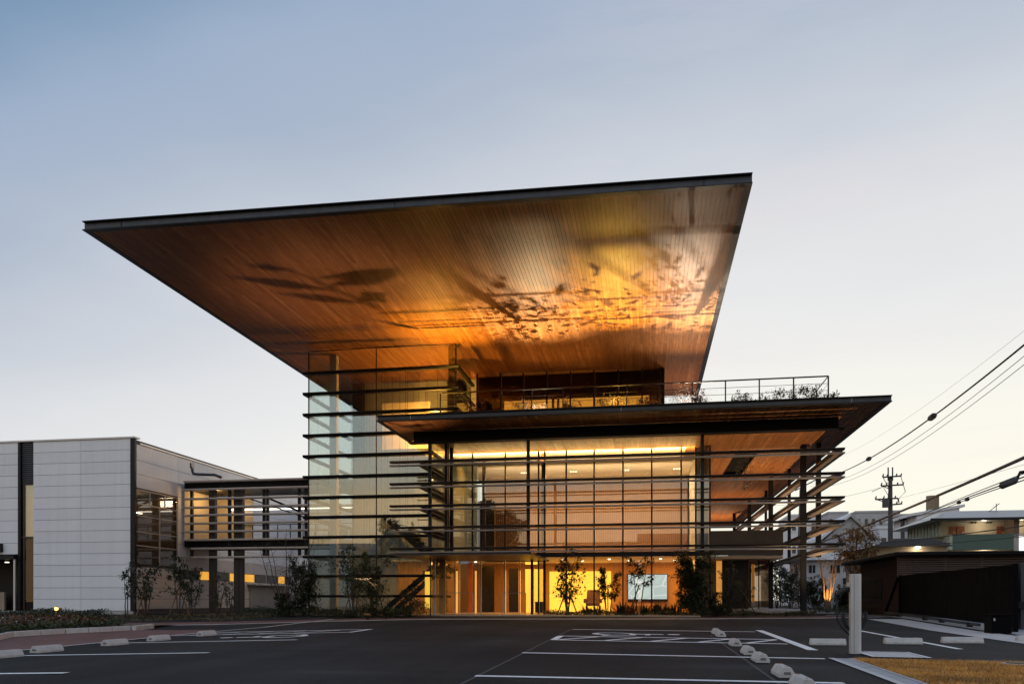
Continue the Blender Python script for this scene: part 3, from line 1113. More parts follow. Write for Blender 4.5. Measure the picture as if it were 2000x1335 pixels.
# ---- hall on the upper floor: ribbed wall, pale ceiling, a light trough along the top of the glass
YH = 37.8
build('back_wall', bx(-7.7, 1.88, YH, YH + .1, 2.41, 6.3), mat('amber_wall_board', (.36, .18, .08), .7), ob)
rb = MB()
x = -7.65
while x < 1.85:
    rb.box(x, x + .035, YH - .045, YH - .002, 2.42, 6.14)
    x += .085
build('wall_rib', rb, mat('amber_rib', (.48, .27, .13), .6), ob, kind='stuff')
build('hall_ceiling', bx(-7.7, 1.87, 33.0, YH, 6.15, 6.2), plaster, ob)
build('hall_floor', bx(-7.7, 1.88, 36.0, YH, 2.3, 2.40), plaster, ob)
build('light_trough', bx(mx[0], mx[-2], YG + .10, YG + .34, 5.90, 5.93), bronze, ob)
lamp('AREA', ((mx[0] + mx[-2]) / 2, YG + .22, 5.95), 330, (1, .66, .24), mx[-2] - mx[0], (math.pi, 0, 0), sy=.16)
lamp('AREA', (-2.6, 35.6, 6.12), 260, (1, .62, .28), 8.6, (0, 0, 0), sy=.5)
lamp('AREA', (-2.6, 33.4, 4.6), 130, (1, .70, .40), 8.6, (math.pi, 0, 0), sy=.6)
lamp('AREA', (-2.6, YH - .5, 2.6), 4, (1, .55, .22), 8.6, (math.pi, 0, 0), sy=.3)
build('inner_wall', bx(XY(938, 35), XY(966, 35), 34.9, 35.0, 2.42, 5.0), dark_wall, ob)
build('inner_wall', bx(XY(968, 34.8), XY(1030, 34.8), 34.8, 34.9, 2.42, 4.55), mat('added_brown_partition', (.11, .045, .02), .6), ob)  # ribbed brown partition, added to darken the left part of the hall
pr_ = MB()
x = XY(968, 34.8)
while x < XY(1029, 34.8):
    pr_.box(x, x + .03, 34.755, 34.798, 2.43, 4.54)
    x += .085
build('added_partition_rib', pr_, mat('brown_rib', (.20, .09, .035), .6), ob, kind='stuff')
build('inner_column', bx(-4.06, -3.90, YG + .35, YG + .5, 2.4, 6.3), mat('copper_column', (.35, .13, .04), .4, .3), ob)
build('inner_column', bx(-6.55, -6.42, YG + .9, YG + 1.05, 2.4, 6.3), bronze, ob)
for px_ in (885, 1024, 1120, 1222, 1322):
    for k in (0, 1, 2):
        Y = 34.6
        build('downlight', MB().disc((XY(px_ + 5 * k - 5, Y), Y, 6.125), .03, .02, 10), dl, ob)

# ---- terrace room (penthouse) under the upper roof
YP = 32.1
pxm = [XY(p, YP) for p in (932, 977.6, 1022, 1068, 1114, 1160, 1207, 1254, 1293)]
for x in pxm:
    build('mullion', bx(x - .03, x + .03, YP - .04, YP + .05, 6.52, upz(x) - .0), steel_black, ob)
for i in range(len(pxm) - 1):
    build('glass_pane', bx(pxm[i] + .03, pxm[i + 1] - .03, YP, YP + .014, 6.53, 9.72), glass_dark, ob)
build('back_wall', bx(-7.5, .75, 34.2, 34.3, 6.5, 9.75), dark_wall, ob)
blind_m = mat('dark_blind', (.010, .008, .007), .9, spec=.05)
for i in range(len(pxm) - 1):
    build('blind', bx(pxm[i] + .035, pxm[i + 1] - .035, YP + .14, YP + .16, 8.78, 9.72), blind_m, ob)
build('side_wall', bx(.62, .72, YP + .05, 34.2, 6.5, 9.72), dark_wall, ob)
build('luminous_wall', bx(XY(985, 33.8), XY(1268, 33.8), 33.8, 33.86, 6.7, 9.1), emit_mat('yellow_wall_glow', (1, .50, .07), .95, .25, 1.2), ob)  # lit inner wall: the lamplight on it is put in as emission
for px_ in (1080, 1090):
    build('inner_column', bx(XY(px_, 33) - .05, XY(px_, 33) + .05, 33, 33.1, 6.5, 9.7), mat('brown_post', (.2, .09, .04), .6), ob)
for px_ in (990, 1172, 1214):
    Y = 33.2
    build('ceiling_light', MB().disc((XY(px_, Y), Y, 9.28), .22, .04, 16), emit_mat('pendant_glow', (1, .85, .7), .45), ob)
build('terrace_floor', bx(-7.7, 6.7, YR + .3, 66, 6.512, 6.55), concrete, ob)
# railing along the terrace edge
rail = build('railing', MB().tube([(-7.0, 27, 7.755), (5.777, 27, 7.755), (5.777, 30.6, 7.755)], .025, 6), steel_dark, ob)
for z in (6.85, 7.08, 7.3, 7.52):
    build('rail_wire', MB().tube([(-7.0, 27, z), (5.777, 27, z), (5.777, 30.6, z)], .008, 5), steel_dark, rail)
x = 5.777
while x > -7.1:
    build('post', bx(x - .02, x + .02, 26.99, 27.03, 6.54, 7.75), steel_dark, rail)
    x -= 1.07
for y in (28.8, 30.6):
    build('post', bx(5.757, 5.797, y - .02, y + .02, 6.54, 7.75), steel_dark, rail)
build('planter_kerb', bx(-7.0, 6.0, 25.4, 25.44, 6.55, 6.60), concrete, ob)

# ---- open balcony and room on the right
bal = build('balcony', bx(2.55, 5.68, 35.0, 35.1, 2.47, 3.52), bronze, ob)
build('balcony_floor', bx(2.4, 5.68, 35.12, 60, 2.40, 2.46), plaster, bal)
build('side_parapet', bx(5.58, 5.68, 35.12, 60, 2.47, 3.52), bronze, bal)
build('balcony_soffit', bx(2.0, 5.68, 35.0, 41, 2.33, 2.395), mat('cream_board', (.62, .47, .30), .7), bal)
build('side_wall', bx(2.0, 2.4, YG + .1, 64, 2.47, 6.33), plaster, ob)
rw = build('garden_room', bx(XY(1411, 36.2), XY(1462, 36.2), 36.2, 36.3, .2, 2.33), mat('dark_stone', (.035, .028, .025), .7, 0, .3, 6, bump=.3), ob)
rx = [XY(p, 36.2) for p in (1462, 1482, 1502)]
for i in range(2):
    build('glass_pane', bx(rx[i] + .02, rx[i + 1] - .02, 36.2, 36.215, .25, 2.33), glass_dark, ob)
for x in rx[1:]:
    build('mullion', bx(x - .02, x + .02, 36.17, 36.24, .2, 2.33), steel_dark, ob)
for y0_, y1_ in ((36.25, 38.2), (38.3, 40.6)):
    build('glass_pane', bx(rx[2] - .014, rx[2], y0_, y1_, .25, 2.33), glass_dark, ob)
build('inner_wall', bx(2.1, 5.0, 40.6, 40.7, .2, 2.33), plaster, ob)
build('light_niche', bx(XY(1468, 37.5), XY(1474, 37.5), 37.5, 37.55, .5, 2.2), lum3, ob)
build('light_niche', bx(XY(1399, 36.4), XY(1410, 36.4), 36.4, 36.46, .3, 2.3), emit_mat('amber_slot', (1, .42, .08), .55, .4, 3), ob)
build('terrace_step', bx(2.2, 6.6, 32.6, 42, .02, .18), concrete_pale, ob)

# warm lights inside the tower top and the uplights on the terrace
lamp('POINT', (-7.9, 29.6, 7.0), 640, (1, .42, .06), .1)
lamp('POINT', (-9.2, 30.9, 8.2), 90, (1, .42, .07), .1)

# ================================================================== PLANTS
up = Vector((0, 0, 1))


def rvec(r):
    while True:
        v = Vector((r.uniform(-1, 1), r.uniform(-1, 1), r.uniform(-1, 1)))
        if .05 < v.length < 1:
            return v.normalized()


def plant(name, label, cat, x, y, z, h, w, stems=3, twigs=8, leaves=14, L=.09, lm=0, low=.25, seed=1, lean=.25, stake=0, bk=None, group=None, spread=1., parent_cat=True, thick=.012):
    """multi-stemmed sapling: tapered stems, twigs and folded leaves in clumps"""
    r = random.Random(seed)
    t = thing(name, label, cat, (x, y, z), group)
    tm, lmh = MB(), MB()
    for s in range(stems):
        a = 6.28 * s / stems + r.uniform(-.5, .5)
        top = Vector((x + math.cos(a) * w * .5 * r.uniform(.3, 1) * spread, y + math.sin(a) * w * .4 * r.uniform(.3, 1), z + h * r.uniform(.75, 1)))
        base = Vector((x + math.cos(a) * .05, y + math.sin(a) * .05, z - .03))
        if stems == 1:
            top = Vector((x + r.uniform(-.05, .05) * w, y, z + h))
        pts, n = [], 7
        for i in range(n + 1):
            q = base.lerp(top, i / n)
            bend = math.sin(i / n * math.pi) * lean * .3
            q += Vector((r.uniform(-1, 1), r.uniform(-1, 1), 0)) * .02 * h * .4 - Vector((math.cos(a), math.sin(a), 0)) * bend * w * .3
            pts.append(q)
        tm.tube(pts, [thick * (1.25 - i / n) * (1 + h * .35) for i in range(n + 1)], 5)
        for k in range(twigs):
            f = low + (1 - low) * (k + r.random()) / twigs
            i = min(n - 1, int(f * n))
            p = pts[i].lerp(pts[i + 1], f * n - i)
            d = rvec(r)
            d.z = abs(d.z) * .5 + .25
            d.normalize()
            ln = w * .5 * r.uniform(.45, 1) * (1.15 - .55 * f)
            e = p + d * ln
            m_ = p.lerp(e, .5) + Vector((0, 0, -.04 * ln))
            tm.tube([p, m_, e], [thick * .5, thick * .35, thick * .15], 4)
            for c in range(leaves):
                u = r.uniform(.25, 1.05)
                q = p.lerp(e, u) + rvec(r) * ln * .22
                dd = (d * .5 + rvec(r)).normalized()
                dd.z -= .25
                lmh.leaf(q, dd, up, L * r.uniform(.6, 1.25), L * r.uniform(.35, .55))
    build('trunk', tm, bk or bark, t, smooth=True)
    if leaves:
        build('crown', lmh, foliage[lm], t)
    for k in range(stake):
        a = 2.1 * k + seed
        m_ = MB().tube([(x + math.cos(a) * .45, y + math.sin(a) * .35, z - .02), (x - math.cos(a) * .03, y, z + min(1.1, h * .6))], .022, 6)
        build('stake', m_, stake_wood, t)
    return t


def atb(px, Y):
    x = XY(px, Y)
    return x, Y, gz(x, Y)


def hgt(px, top, Y):
    x, y, z = atb(px, Y)
    return ZY(px, top, Y) - z


def pl(px, top, Y, w, label, cat='sapling', name='sapling', **k):
    x, y, z = atb(px, Y)
    return plant(name, label, cat, x, y, z, ZY(px, top, Y) - z, w, **k)


pl(285, 1090, 26.3, 1.5, 'sparse leafy sapling with several stems beside the corner of the white wing', stems=4, twigs=8, leaves=14, L=0.18, lm=0, low=.3, seed=21, stake=2)
pl(247, 1098, 26.3, .55, 'thin leaning sapling just in front of the white wall corner', stems=2, twigs=5, leaves=12, L=0.17, lm=0, low=.4, seed=22, lean=.8)
pl(350, 1080, 27.6, 1.1, 'bushy topped sapling in front of the dark wing windows', stems=3, twigs=9, leaves=24, L=0.15, lm=0, low=.35, seed=23, stake=2)
pl(375, 1112, 27.0, .9, 'small dark shrub right of the bushy topped sapling', 'shrub', 'shrub', stems=3, twigs=8, leaves=24, L=0.11, lm=0, low=.2, seed=24)
pl(425, 1110, 28.6, .9, 'pale green feathery sapling between the two bridge columns', stems=3, twigs=8, leaves=24, L=0.085, lm=2, low=.2, seed=25)
pl(448, 1132, 28.2, .6, 'low olive shrub touching the thick bridge column', 'shrub', 'shrub', stems=3, twigs=7, leaves=26, L=0.085, lm=2, low=.1, seed=26)
pl(560, 1035, 27.4, 2.6, 'bare branching young tree with slanting wooden stakes', 'tree', 'bare_tree', stems=7, twigs=9, leaves=0, low=.35, seed=27, stake=3, lean=-.3, thick=.011, bk=bark)
pl(594, 1085, 27.8, 1.5, 'dense dark evergreen shrub at the left foot of the glass tower', 'shrub', 'evergreen_shrub', stems=5, twigs=16, leaves=46, L=0.12, lm=0, low=.05, seed=28)
pl(552, 1150, 27.2, .8, 'knee high dark bush below the bare tree', 'shrub', 'shrub', stems=4, twigs=8, leaves=40, L=0.1, lm=0, low=.05, seed=128)
pl(690, 1060, 26.8, 1.9, 'tall leafy multi stemmed tree before the middle of the glass tower', 'tree', 'garden_tree', stems=4, twigs=13, leaves=34, L=0.115, lm=1, low=.22, seed=29, stake=2)
pl(730, 1085, 27.2, 1.4, 'shorter leafy tree leaning right before the glass tower', 'tree', 'garden_tree', stems=4, twigs=12, leaves=34, L=0.12, lm=0, low=.2, seed=30)
pl(800, 1150, 27.6, .9, 'low round shrub near the foot of the lit stair', 'shrub', 'shrub', stems=4, twigs=6, leaves=30, L=0.1, lm=1, low=.05, seed=31)
pl(1108, 1082, 29.0, 1.5, 'round leaved sapling silhouetted on the glowing yellow wall, tied to stakes', stems=4, twigs=10, leaves=24, L=0.15, lm=0, low=.2, seed=32, stake=3)
pl(1187, 1103, 29.2, .85, 'narrow leafy sapling at the right edge of the glowing wall, on a leaning stake', stems=3, twigs=11, leaves=34, L=0.13, lm=0, low=.35, seed=33, stake=1)
pl(1247, 1082, 29.3, 1.0, 'thin stemmed sapling in front of the white wall screen', stems=2, twigs=10, leaves=28, L=0.135, lm=0, low=.45, seed=34, stake=1)
pl(1350, 1080, 29.3, 1.35, 'tall dense dark shrub at the right end of the lobby glass', 'shrub', 'evergreen_shrub', stems=6, twigs=18, leaves=60, L=0.13, lm=0, low=.05, seed=35)
pl(1395, 1150, 29.8, .8, 'low dark bush right of the tall dense shrub', 'shrub', 'shrub', stems=4, twigs=8, leaves=34, L=0.11, lm=0, low=.05, seed=36)
pl(1425, 1095, 31.5, .9, 'slender sapling before the dark stone wall of the garden room', stems=3, twigs=8, leaves=24, L=0.1, lm=0, low=.2, seed=37)
pl(1455, 1130, 31.0, .7, 'thin twiggy plant at the right end of the dark stone wall', 'plant', 'garden_plant', stems=3, twigs=7, leaves=20, L=0.1, lm=1, low=.2, seed=38, stake=1)
k = 0
for px_, top, lm in ((1215, 1170, 0), (1232, 1172, 4), (1262, 1174, 0), (1285, 1170, 0), (1300, 1173, 1), (1318, 1174, 0), (1170, 1178, 4), (1148, 1178, 0), (1372, 1172, 0), (1410, 1172, 0)):
    names = ['spiky plant below the left edge of the wall screen', 'reddish plant below the wall screen', 'dark plant below the middle of the wall screen', 'tall leafed plant below the right edge of the wall screen', 'plant right of the screen in the lobby bed',
             'plant at the foot of the tall dense shrub', 'reddish plant beside the lobby armchair', 'low plant left of the lobby armchair', 'plant between the dense shrub and the stone wall', 'plant at the left foot of the stone wall']
    x, y, z = atb(px_, 29.5)
    r = random.Random(400 + k)
    t = thing('bed_plant', names[k], 'plant', (x, y, z), 'low plants in the bed before the lobby glass')
    lm_ = MB()
    for i in range(46):
        a = r.uniform(0, 6.28)
        d = Vector((math.cos(a), math.sin(a), r.uniform(.5, 2.2)))
        lm_.leaf(Vector((x + r.uniform(-.14, .14), y + r.uniform(-.1, .1), z)), d, up, (ZY(px_, top, 29.5) - z) * r.uniform(.6, 1.15), .05)
    build('leaves', lm_, foliage[lm], t)
    k += 1


def bed(name, label, x0, x1, y0, y1, h, n, L, lms, seed, zf=gz, cat='ground cover'):
    r = random.Random(seed)
    m = MB()
    for i in range(n):
        x, y = r.uniform(x0, x1), r.uniform(y0, y1)
        hh = h * (.55 + .45 * math.sin(x * 2.3 + seed) * math.sin(x * .9 + y * 1.7)) * r.random() ** .6
        d = rvec(r)
        d.z = abs(d.z) * .6 + .1
        m.leaf(Vector((x, y, zf(x, y) + hh)), d, up, L * r.uniform(.6, 1.3), L * .5)
    me_m = [foliage[i] for i in lms]
    o = build(name, m, me_m, kind='stuff', label=label, cat=cat)
    if len(lms) > 1:
        o.data.polygons.foreach_set('material_index', [(r.randrange(len(lms)) if i % 2 == 0 else 0) for i in range(len(o.data.polygons))])
    return o


bed('ground_cover', 'dark low planting along the foot of the glass tower', XY(640, 27), XY(826, 27), 26.3, 28.0, .55, 5200, .08, [0, 0, 1], 51)
bed('ground_cover', 'dark low planting under the bare tree and bridge', XY(470, 27.4), XY(640, 27.4), 26.6, 29.5, .40, 4200, .08, [0, 1], 52)
bed('ground_cover', 'low planting along the lobby glass', XY(1062, 29), XY(1392, 29), 28.3, 30.4, .22, 5200, .07, [0, 1, 0], 53)
bed('ground_cover', 'low hedge line along the right end of the brick path', XY(1392, 29.6), XY(1600, 29.6), 29.2, 30.6, .24, 3600, .07, [1, 0], 54)
bed('ground_cover', 'dry low grass before the white wing', -21, -13.2, 23.8, 27.4, .10, 3800, .07, [2, 3, 2], 55)
bed('ground_cover', 'green planting round the uplit tree on the right', 6.2, 11.5, 33, 44, .4, 5200, .10, [1, 0, 2], 56)

# flower bed with stone kerb at the left
kp = [G(-30, 1257), G(26, 1243.5), G(80, 1240), G(128, 1237), G(173.5, 1235), G(195, 1234), G(219.5, 1232.5), G(256, 1230.5)]
fb = thing('flower_bed_kerb', 'low grey stone kerb edging the flower bed at the left', 'kerb', (kp[3][0], kp[3][1], gz(*kp[3])))
for a, b in zip(kp[:-1], kp[1:]):
    d = Vector((b[0] - a[0], b[1] - a[1], 0))
    d.normalize()
    nn = Vector((-d.y, d.x, 0)) * .15
    g_ = d * .008
    p = [(a[0] + g_.x, a[1] + g_.y), (b[0] - g_.x, b[1] - g_.y), (b[0] - g_.x + nn.x, b[1] - g_.y + nn.y), (a[0] + g_.x + nn.x, a[1] + g_.y + nn.y)]
    build('kerb_stone', MB().prism(p, lambda x, y: gz(x, y) - .05, lambda x, y: gz(x, y) + .135), concrete_pale, fb, bevel=.012)
a = kp[-1]
build('kerb_stone', MB().prism([(a[0], a[1] + .01), (a[0] + .12, a[1] + .02), (a[0] - .1, a[1] + 1.2), (a[0] - .25, a[1] + 1.2)], lambda x, y: gz(x, y) - .05, lambda x, y: gz(x, y) + .13), concrete_pale, fb, bevel=.012)
r = random.Random(61)
fm = MB()
fcols = []
poly_r = kp


def kerb_x(y):
    for a, b in zip(kp[:-1], kp[1:]):
        if a[1] <= y <= b[1]:
            return a[0] + (b[0] - a[0]) * (y - a[1]) / (b[1] - a[1])
    return kp[-1][0] if y > kp[-1][1] else kp[0][0]


bedsoil = [(kp[0][0], kp[0][1])] + kp[1:] + [(kp[-1][0] - .3, kp[-1][1] + 2.6), (-18, 21.2), (-24, 19.5), (-24, kp[0][1])]
build('bed_soil', sheet(bedsoil, .07, .7), soil, kind='structure', label='dark soil of the flower bed at the left')
for i in range(15000):
    y = r.uniform(kp[0][1], 20.0)
    x = kerb_x(y) - .12 - abs(r.gauss(0, 1.6))
    if x < -20:
        continue
    d = rvec(r)
    d.z = abs(d.z) + .2
    hh = .30 * r.random() * clampf(.4 + (kerb_x(y) - x) * .5, .3, 1.1)
    fm.leaf(Vector((x, y, gz(x, y) + .08 + hh)), d, up, .09 * r.uniform(.6, 1.3), .04)
    k = kerb_x(y) - x
    if r.random() < .012 and k > .3:
        c_ = 3
    elif k < .55:
        c_ = 0 if r.random() < .85 else 2
    else:
        c_ = r.choice((1, 1, 2, 0))
    fcols += [c_, c_]
petal = mat('white_petals', (.65, .62, .62), .6)
o = build('flowering_ground_cover', fm, [foliage[1], foliage[4], foliage[2], petal], kind='stuff', label='green and russet ground cover with a few white flowers in the kerbed bed', cat='ground cover')
o.data.polygons.foreach_set('material_index', fcols)
# clipped hedge behind it
for k, (p0, p1, Y, zt, lab) in enumerate(((-60, 60, 21.6, .46, 'clipped dark hedge at the left edge of the photo'), (62, 205, 22.4, .44, 'clipped dark hedge in front of the white panel wall'))):
    x0, x1 = XY(p0, Y), XY(p1, Y)
    t = thing('hedge', lab, 'hedge', ((x0 + x1) / 2, Y, gz(x0, Y)), 'clipped hedges before the white wing')
    m = MB()
    r = random.Random(70 + k)
    for i in range(6500):
        x, y = r.uniform(x0, x1), Y + r.uniform(-.5, .5)
        z = r.uniform(.02, zt) + .05 * math.sin(x * 3 + k)
        e = min((x - x0), (x1 - x)) * 1.2 + .25
        if z > e:
            continue
        d = rvec(r)
        d.z = abs(d.z)
        m.leaf(Vector((x, y, gz(x, y) + z)), d, up, .07, .035)
    build('leaves', m, foliage[0], t)
    bm_ = MB()
    for i in range(10):
        x = x0 + (x1 - x0) * (i + .5) / 10
        bm_.tube([(x, Y, gz(x, Y)), (x + .1, Y + .05, gz(x, Y) + zt * .8)], [.02, .008], 5)
    build('stem', bm_, bark, t)
# garden lamp in the bed
lx_, ly_ = XY(110, 20.5), 20.5
lz_ = gz(lx_, ly_)
gl_ = thing('garden_lamp', 'small glowing garden lamp in front of the dark hedge', 'lamp', (lx_, ly_, lz_))
lh = ZY(110, 1188, ly_)
build('post', MB().tube([(lx_, ly_, lz_), (lx_, ly_, lh - .04)], .018, 8), steel_dark, gl_)
build('cap', MB().disc((lx_, ly_, lh + .045), .055, .02, 12), steel_dark, gl_)
build('bulb', MB().tube([(lx_, ly_, lh - .04), (lx_, ly_, lh - .02), (lx_, ly_, lh + .03), (lx_, ly_, lh + .045)], [.02, .048, .048, .02], 12), emit_mat('lamp_bulb', (1, .40, .08), 7), gl_, smooth=True)
lamp('POINT', (lx_, ly_ - .14, lh), 16, (1, .42, .10), .05)

# plants on the terrace edge with uplights below them: their leaves throw the shadows on the great soffit
tz = 6.55
leaf_dark = mat('leaf_shadowing', (.012, .005, .003), .7, 0, .4, 6, spec=.08)
foliage.append(leaf_dark)
uplights = [(-3.7, 27.45, 2000, (1, .76, .42), .45, 1.75, 'at the left end of the terrace'), (-.95, 27.35, 2500, (1, .58, .09), .60, 1.45, 'in the middle of the terrace'),
            (1.45, 27.4, 2100, (1, .78, .56), .50, 1.65, 'at the right end of the terrace'), (-6.72, 27.3, 1700, (1, .50, .05), .22, 1.45, 'beside the glass tower top'),
            (1.7, 30.6, 650, (1, .74, .50), .9, 2.0, 'beside the terrace room'), (1.5, 34.0, 230, (1, .62, .34), 0, 2.6, 'added to brighten the back of the soffit'), (-3.0, 29.6, 110, (1, .55, .20), .2, 2.6, 'before the terrace room')]  # the rearmost lamp is added to brighten the dark back soffit
for (x, y, e, c, tilt, cone, where) in uplights:
    t = thing('uplight', 'small black garden uplight ' + where, 'uplight', (x, y, tz), 'uplights on the roof terrace')
    build('spike', MB().tube([(x, y, tz - .02), (x, y, tz + .05)], .012, 6), steel_dark, t)
    build('housing', MB().tube([(x, y, tz + .04), (x, y, tz + .13)], [.035, .045], 12, cap=False), steel_dark, t)
    build('lens', MB().disc((x, y, tz + .085), .036, .006, 12), emit_mat('uplight_lens', c, 6), t)
    s = lamp('SPOT', (x, y, tz + .14), e, c, .010, (math.pi + tilt, 0, 0), cone, 1.0)
tp = [(-5.6, 25.9, .50, .75, 4, 'red leaved shrub on the terrace left of the middle'), (-3.95, 27.2, .80, 1.5, 5, 'wide russet shrub at the left part of the terrace'), (-2.4, 26.1, .45, .8, 4, 'small dark shrub on the terrace behind the rail'),
      (-1.25, 27.1, .80, 1.5, 5, 'wide russet shrub before the yellow window'), (.05, 26.0, .45, .7, 4, 'low reddish shrub at the right end of the terrace room'), (1.2, 27.1, .82, 1.7, 5, 'wide russet shrub right of the terrace room'),
      (1.6, 26.0, .55, .7, 4, 'pinkish shrub at the roof edge right of the terrace room'),
      (3.0, 26.2, .55, .8, 2, 'feathery shrub on the terrace against the sky'), (3.9, 26.2, .50, 1.1, 1, 'low leafy shrub behind the right part of the rail'), (4.5, 26.2, .55, 1.2, 2, 'bushy shrub behind the right part of the rail'), (5.1, 26.3, .72, 1.1, 1, 'tall shrub near the right corner of the rail'), (5.75, 26.5, .45, .8, 2, 'last shrub outside the right corner of the rail')]
for i, (x, y, h, w, lm, lab) in enumerate(tp):
    dk = lm == 5
    plant('terrace_shrub', lab, 'shrub', x, y, tz, h, w, stems=7 if dk else 4, twigs=9 if dk else 6, leaves=9 if dk else 20, L=.065 if dk else .085, lm=lm, low=.6 if dk else .15, seed=80 + i, group='shrubs along the terrace edge', thick=.0035)
bed('terrace_ground_cover', 'low planting along the edge of the roof terrace', -6.8, 6.0, 25.5, 26.6, .12, 2400, .07, [1, 0, 2], 57, zf=lambda x, y: tz)
# ground uplight in front of the tower whose leaf shadows fall on the great soffit
x, y = -8.95, 24.9
z = gz(x, y)
t = thing('uplight', 'small black garden uplight at the foot of the glass tower', 'uplight', (x, y, z), 'uplights in the planting')
build('housing', MB().tube([(x, y, z), (x, y, z + .12)], [.04, .05], 12, cap=False), steel_dark, t)
build('lens', MB().disc((x, y, z + .08), .04, .006, 12), emit_mat('ground_lens', (1, .7, .45), 2), t)
lamp('SPOT', (x, y, z + .14), 1500, (1, .60, .36), .02, (math.pi + .16, 0, .25), math.radians(56), .9)
leaf_night = mat('leaf_dark_green', (.012, .012, .006), .6, 0, .4, 6, spec=.1)
sh = thing('broadleaf_plant', 'large leafed plant over the uplight before the glass tower', 'plant', (x + .4, y + .3, z))
way = [Vector((x + .50, y + .40, z)), Vector((x + .34, y + .28, z + .6)), Vector((x + .18, y + .17, z + 1.1)), Vector((x + .03, y - .12, z + 1.3)), Vector((x - .12, y - .46, z + 1.34))]
build('stem', MB().tube(way, [.014, .013, .012, .011, .007], 6), leaf_night, sh)
for (i0, f, ax, ay, az, L_, wd_) in ((2, .1, -1, -.12, .05, .20, .03), (2, .2, 1, .02, .05, .19, .06), (2, .25, .8, .5, 0, .16, .03), (2, .95, -1, -.5, .05, .34, .08), (3, .05, 1, -.55, .05, .14, .14), (3, .35, -1, -.55, .05, .40, .09), (3, .5, 1, -.30, .05, .34, .12), (3, .7, 1, -.15, .0, .38, .07), (3, .95, -.8, -.4, .0, .16, .06)):
    p = way[i0].lerp(way[i0 + 1], f)
    build('leaf', MB().leaf(p, Vector((ax, ay, az)), up, L_, wd_), leaf_night, sh)
# uplights below the lower roof at the right
for (x, y, z, e, c, where) in ((4.9, 29.6, gz(4.9, 29.6), 900, (1, .66, .34), 'in the hedge line below the right roof corner'), (5.2, 36.2, 2.5, 600, (1, .62, .32), 'on the open balcony'), (4.6, 46.0, 2.5, 560, (1, .60, .34), 'half way along the open balcony'), (5.0, 57.0, 2.5, 1100, (1, .60, .34), 'added to brighten the far balcony soffit')):  # the farthest one is added to brighten the distant soffit
    t = thing('uplight', 'small black uplight ' + where, 'uplight', (x, y, z), 'uplights in the planting')
    build('housing', MB().tube([(x, y, z), (x, y, z + .12)], [.04, .05], 12, cap=False), steel_dark, t)
    build('lens', MB().disc((x, y, z + .08), .04, .006, 12), emit_mat('ground_lens', c, 2), t)
    lamp('SPOT', (x, y, z + .14), e, c, .02, (math.pi, .0, 0), math.radians(140), 1.0)
# climbing plants hanging through the soffit opening
for px_, lab in ((1462, 'green creeper hanging from the roof opening'), (1446, 'thin creeper trailing left in the roof opening')):
    x = XY(px_, 33.5)
    t = thing('hanging_creeper', lab, 'creeper', (x, 33.5, lz), 'creepers in the roof opening')
    r = random.Random(int(px_))
    m, m2 = MB(), MB()
    for s in range(3):
        p = [(x + r.uniform(-.15, .15), 33.5 + r.uniform(-.4, 1.5), lz + .3)]
        for i in range(6):
            q = p[-1]
            p.append((q[0] + r.uniform(-.05, .05), q[1] + r.uniform(-.05, .05), q[2] - .22))
        m2.tube(p, .006, 4)
        for q in p:
            for i in range(9):
                m.leaf(Vector(q) + rvec(r) * .1, rvec(r), up, .09, .05)
    build('stem', m2, bark, t)
    build('leaves', m, foliage[0], t)

# lobby furniture
sc0, sc1 = PY(1227, 1121.5, YB - .25), PY(1303, 1169, YB - .25)
scr = thing('wall_screen', 'large lit screen with a pale map on the lobby wall', 'screen', (sc0[0], YB - .2, sc1[2]))
build('bezel', bx(sc0[0] - .03, sc1[0] + .03, YB - .2, YB - .04, sc1[2] - .12, sc0[2] + .03), steel_black, scr)
sm_ = bpy.data.materials.new('screen_picture')
sm_.use_nodes = True
n_, l_ = sm_.node_tree.nodes, sm_.node_tree.links
b_ = n_['Principled BSDF']
t_ = n_.new('ShaderNodeTexCoord')
v_ = n_.new('ShaderNodeTexVoronoi')
v_.feature = 'DISTANCE_TO_EDGE'
v_.inputs['Scale'].default_value = 1.6
l_.new(t_.outputs['Object'], v_.inputs['Vector'])
col_ = ramp(n_, l_, v_.outputs['Distance'], [(0, (.95, 1, 1, 1)), (.03, (.9, .98, 1, 1)), (.05, (.62, .74, .76, 1)), (.3, (.75, .88, .86, 1)), (.7, (.62, .8, .74, 1))])
l_.new(col_, b_.inputs['Emission Color'])
b_.inputs['Base Color'].default_value = (.02, .02, .02, 1)
b_.inputs['Roughness'].default_value = .3
b_.inputs['Emission Strength'].default_value = 1.0
build('display', bx(sc0[0], sc1[0], YB - .215, YB - .201, sc1[2], sc0[2]), sm_, scr)
cxr = XY(1158, 33.2)
ch = thing('armchair', 'brown upholstered armchair before the glowing lobby wall', 'armchair', (cxr, 33.2, .03))
cm = mat('brown_leather', (.20, .09, .04), .55, 0, .2)
build('seat', bx(cxr - .28, cxr + .28, 32.95, 33.45, .33, .48), cm, ch, bevel=.03)
build('backrest', MB().hexa([(cxr - .30, 33.4, .45), (cxr + .30, 33.4, .45), (cxr + .30, 33.5, .45), (cxr - .30, 33.5, .45), (cxr - .26, 33.55, 1.0), (cxr + .26, 33.55, 1.0), (cxr + .26, 33.63, 1.0), (cxr - .26, 33.63, 1.0)]), cm, ch, bevel=.03)
for s_ in (-1, 1):
    build('armrest', bx(cxr + s_ * .33 - .04, cxr + s_ * .33 + .04, 32.95, 33.5, .45, .63), cm, ch, bevel=.02)
    for yy in (33.0, 33.42):
        build('leg', bx(cxr + s_ * .27 - .02, cxr + s_ * .27 + .02, yy - .02, yy + .02, .03, .33), steel_dark, ch)
bxx = XY(1053, 32.6)
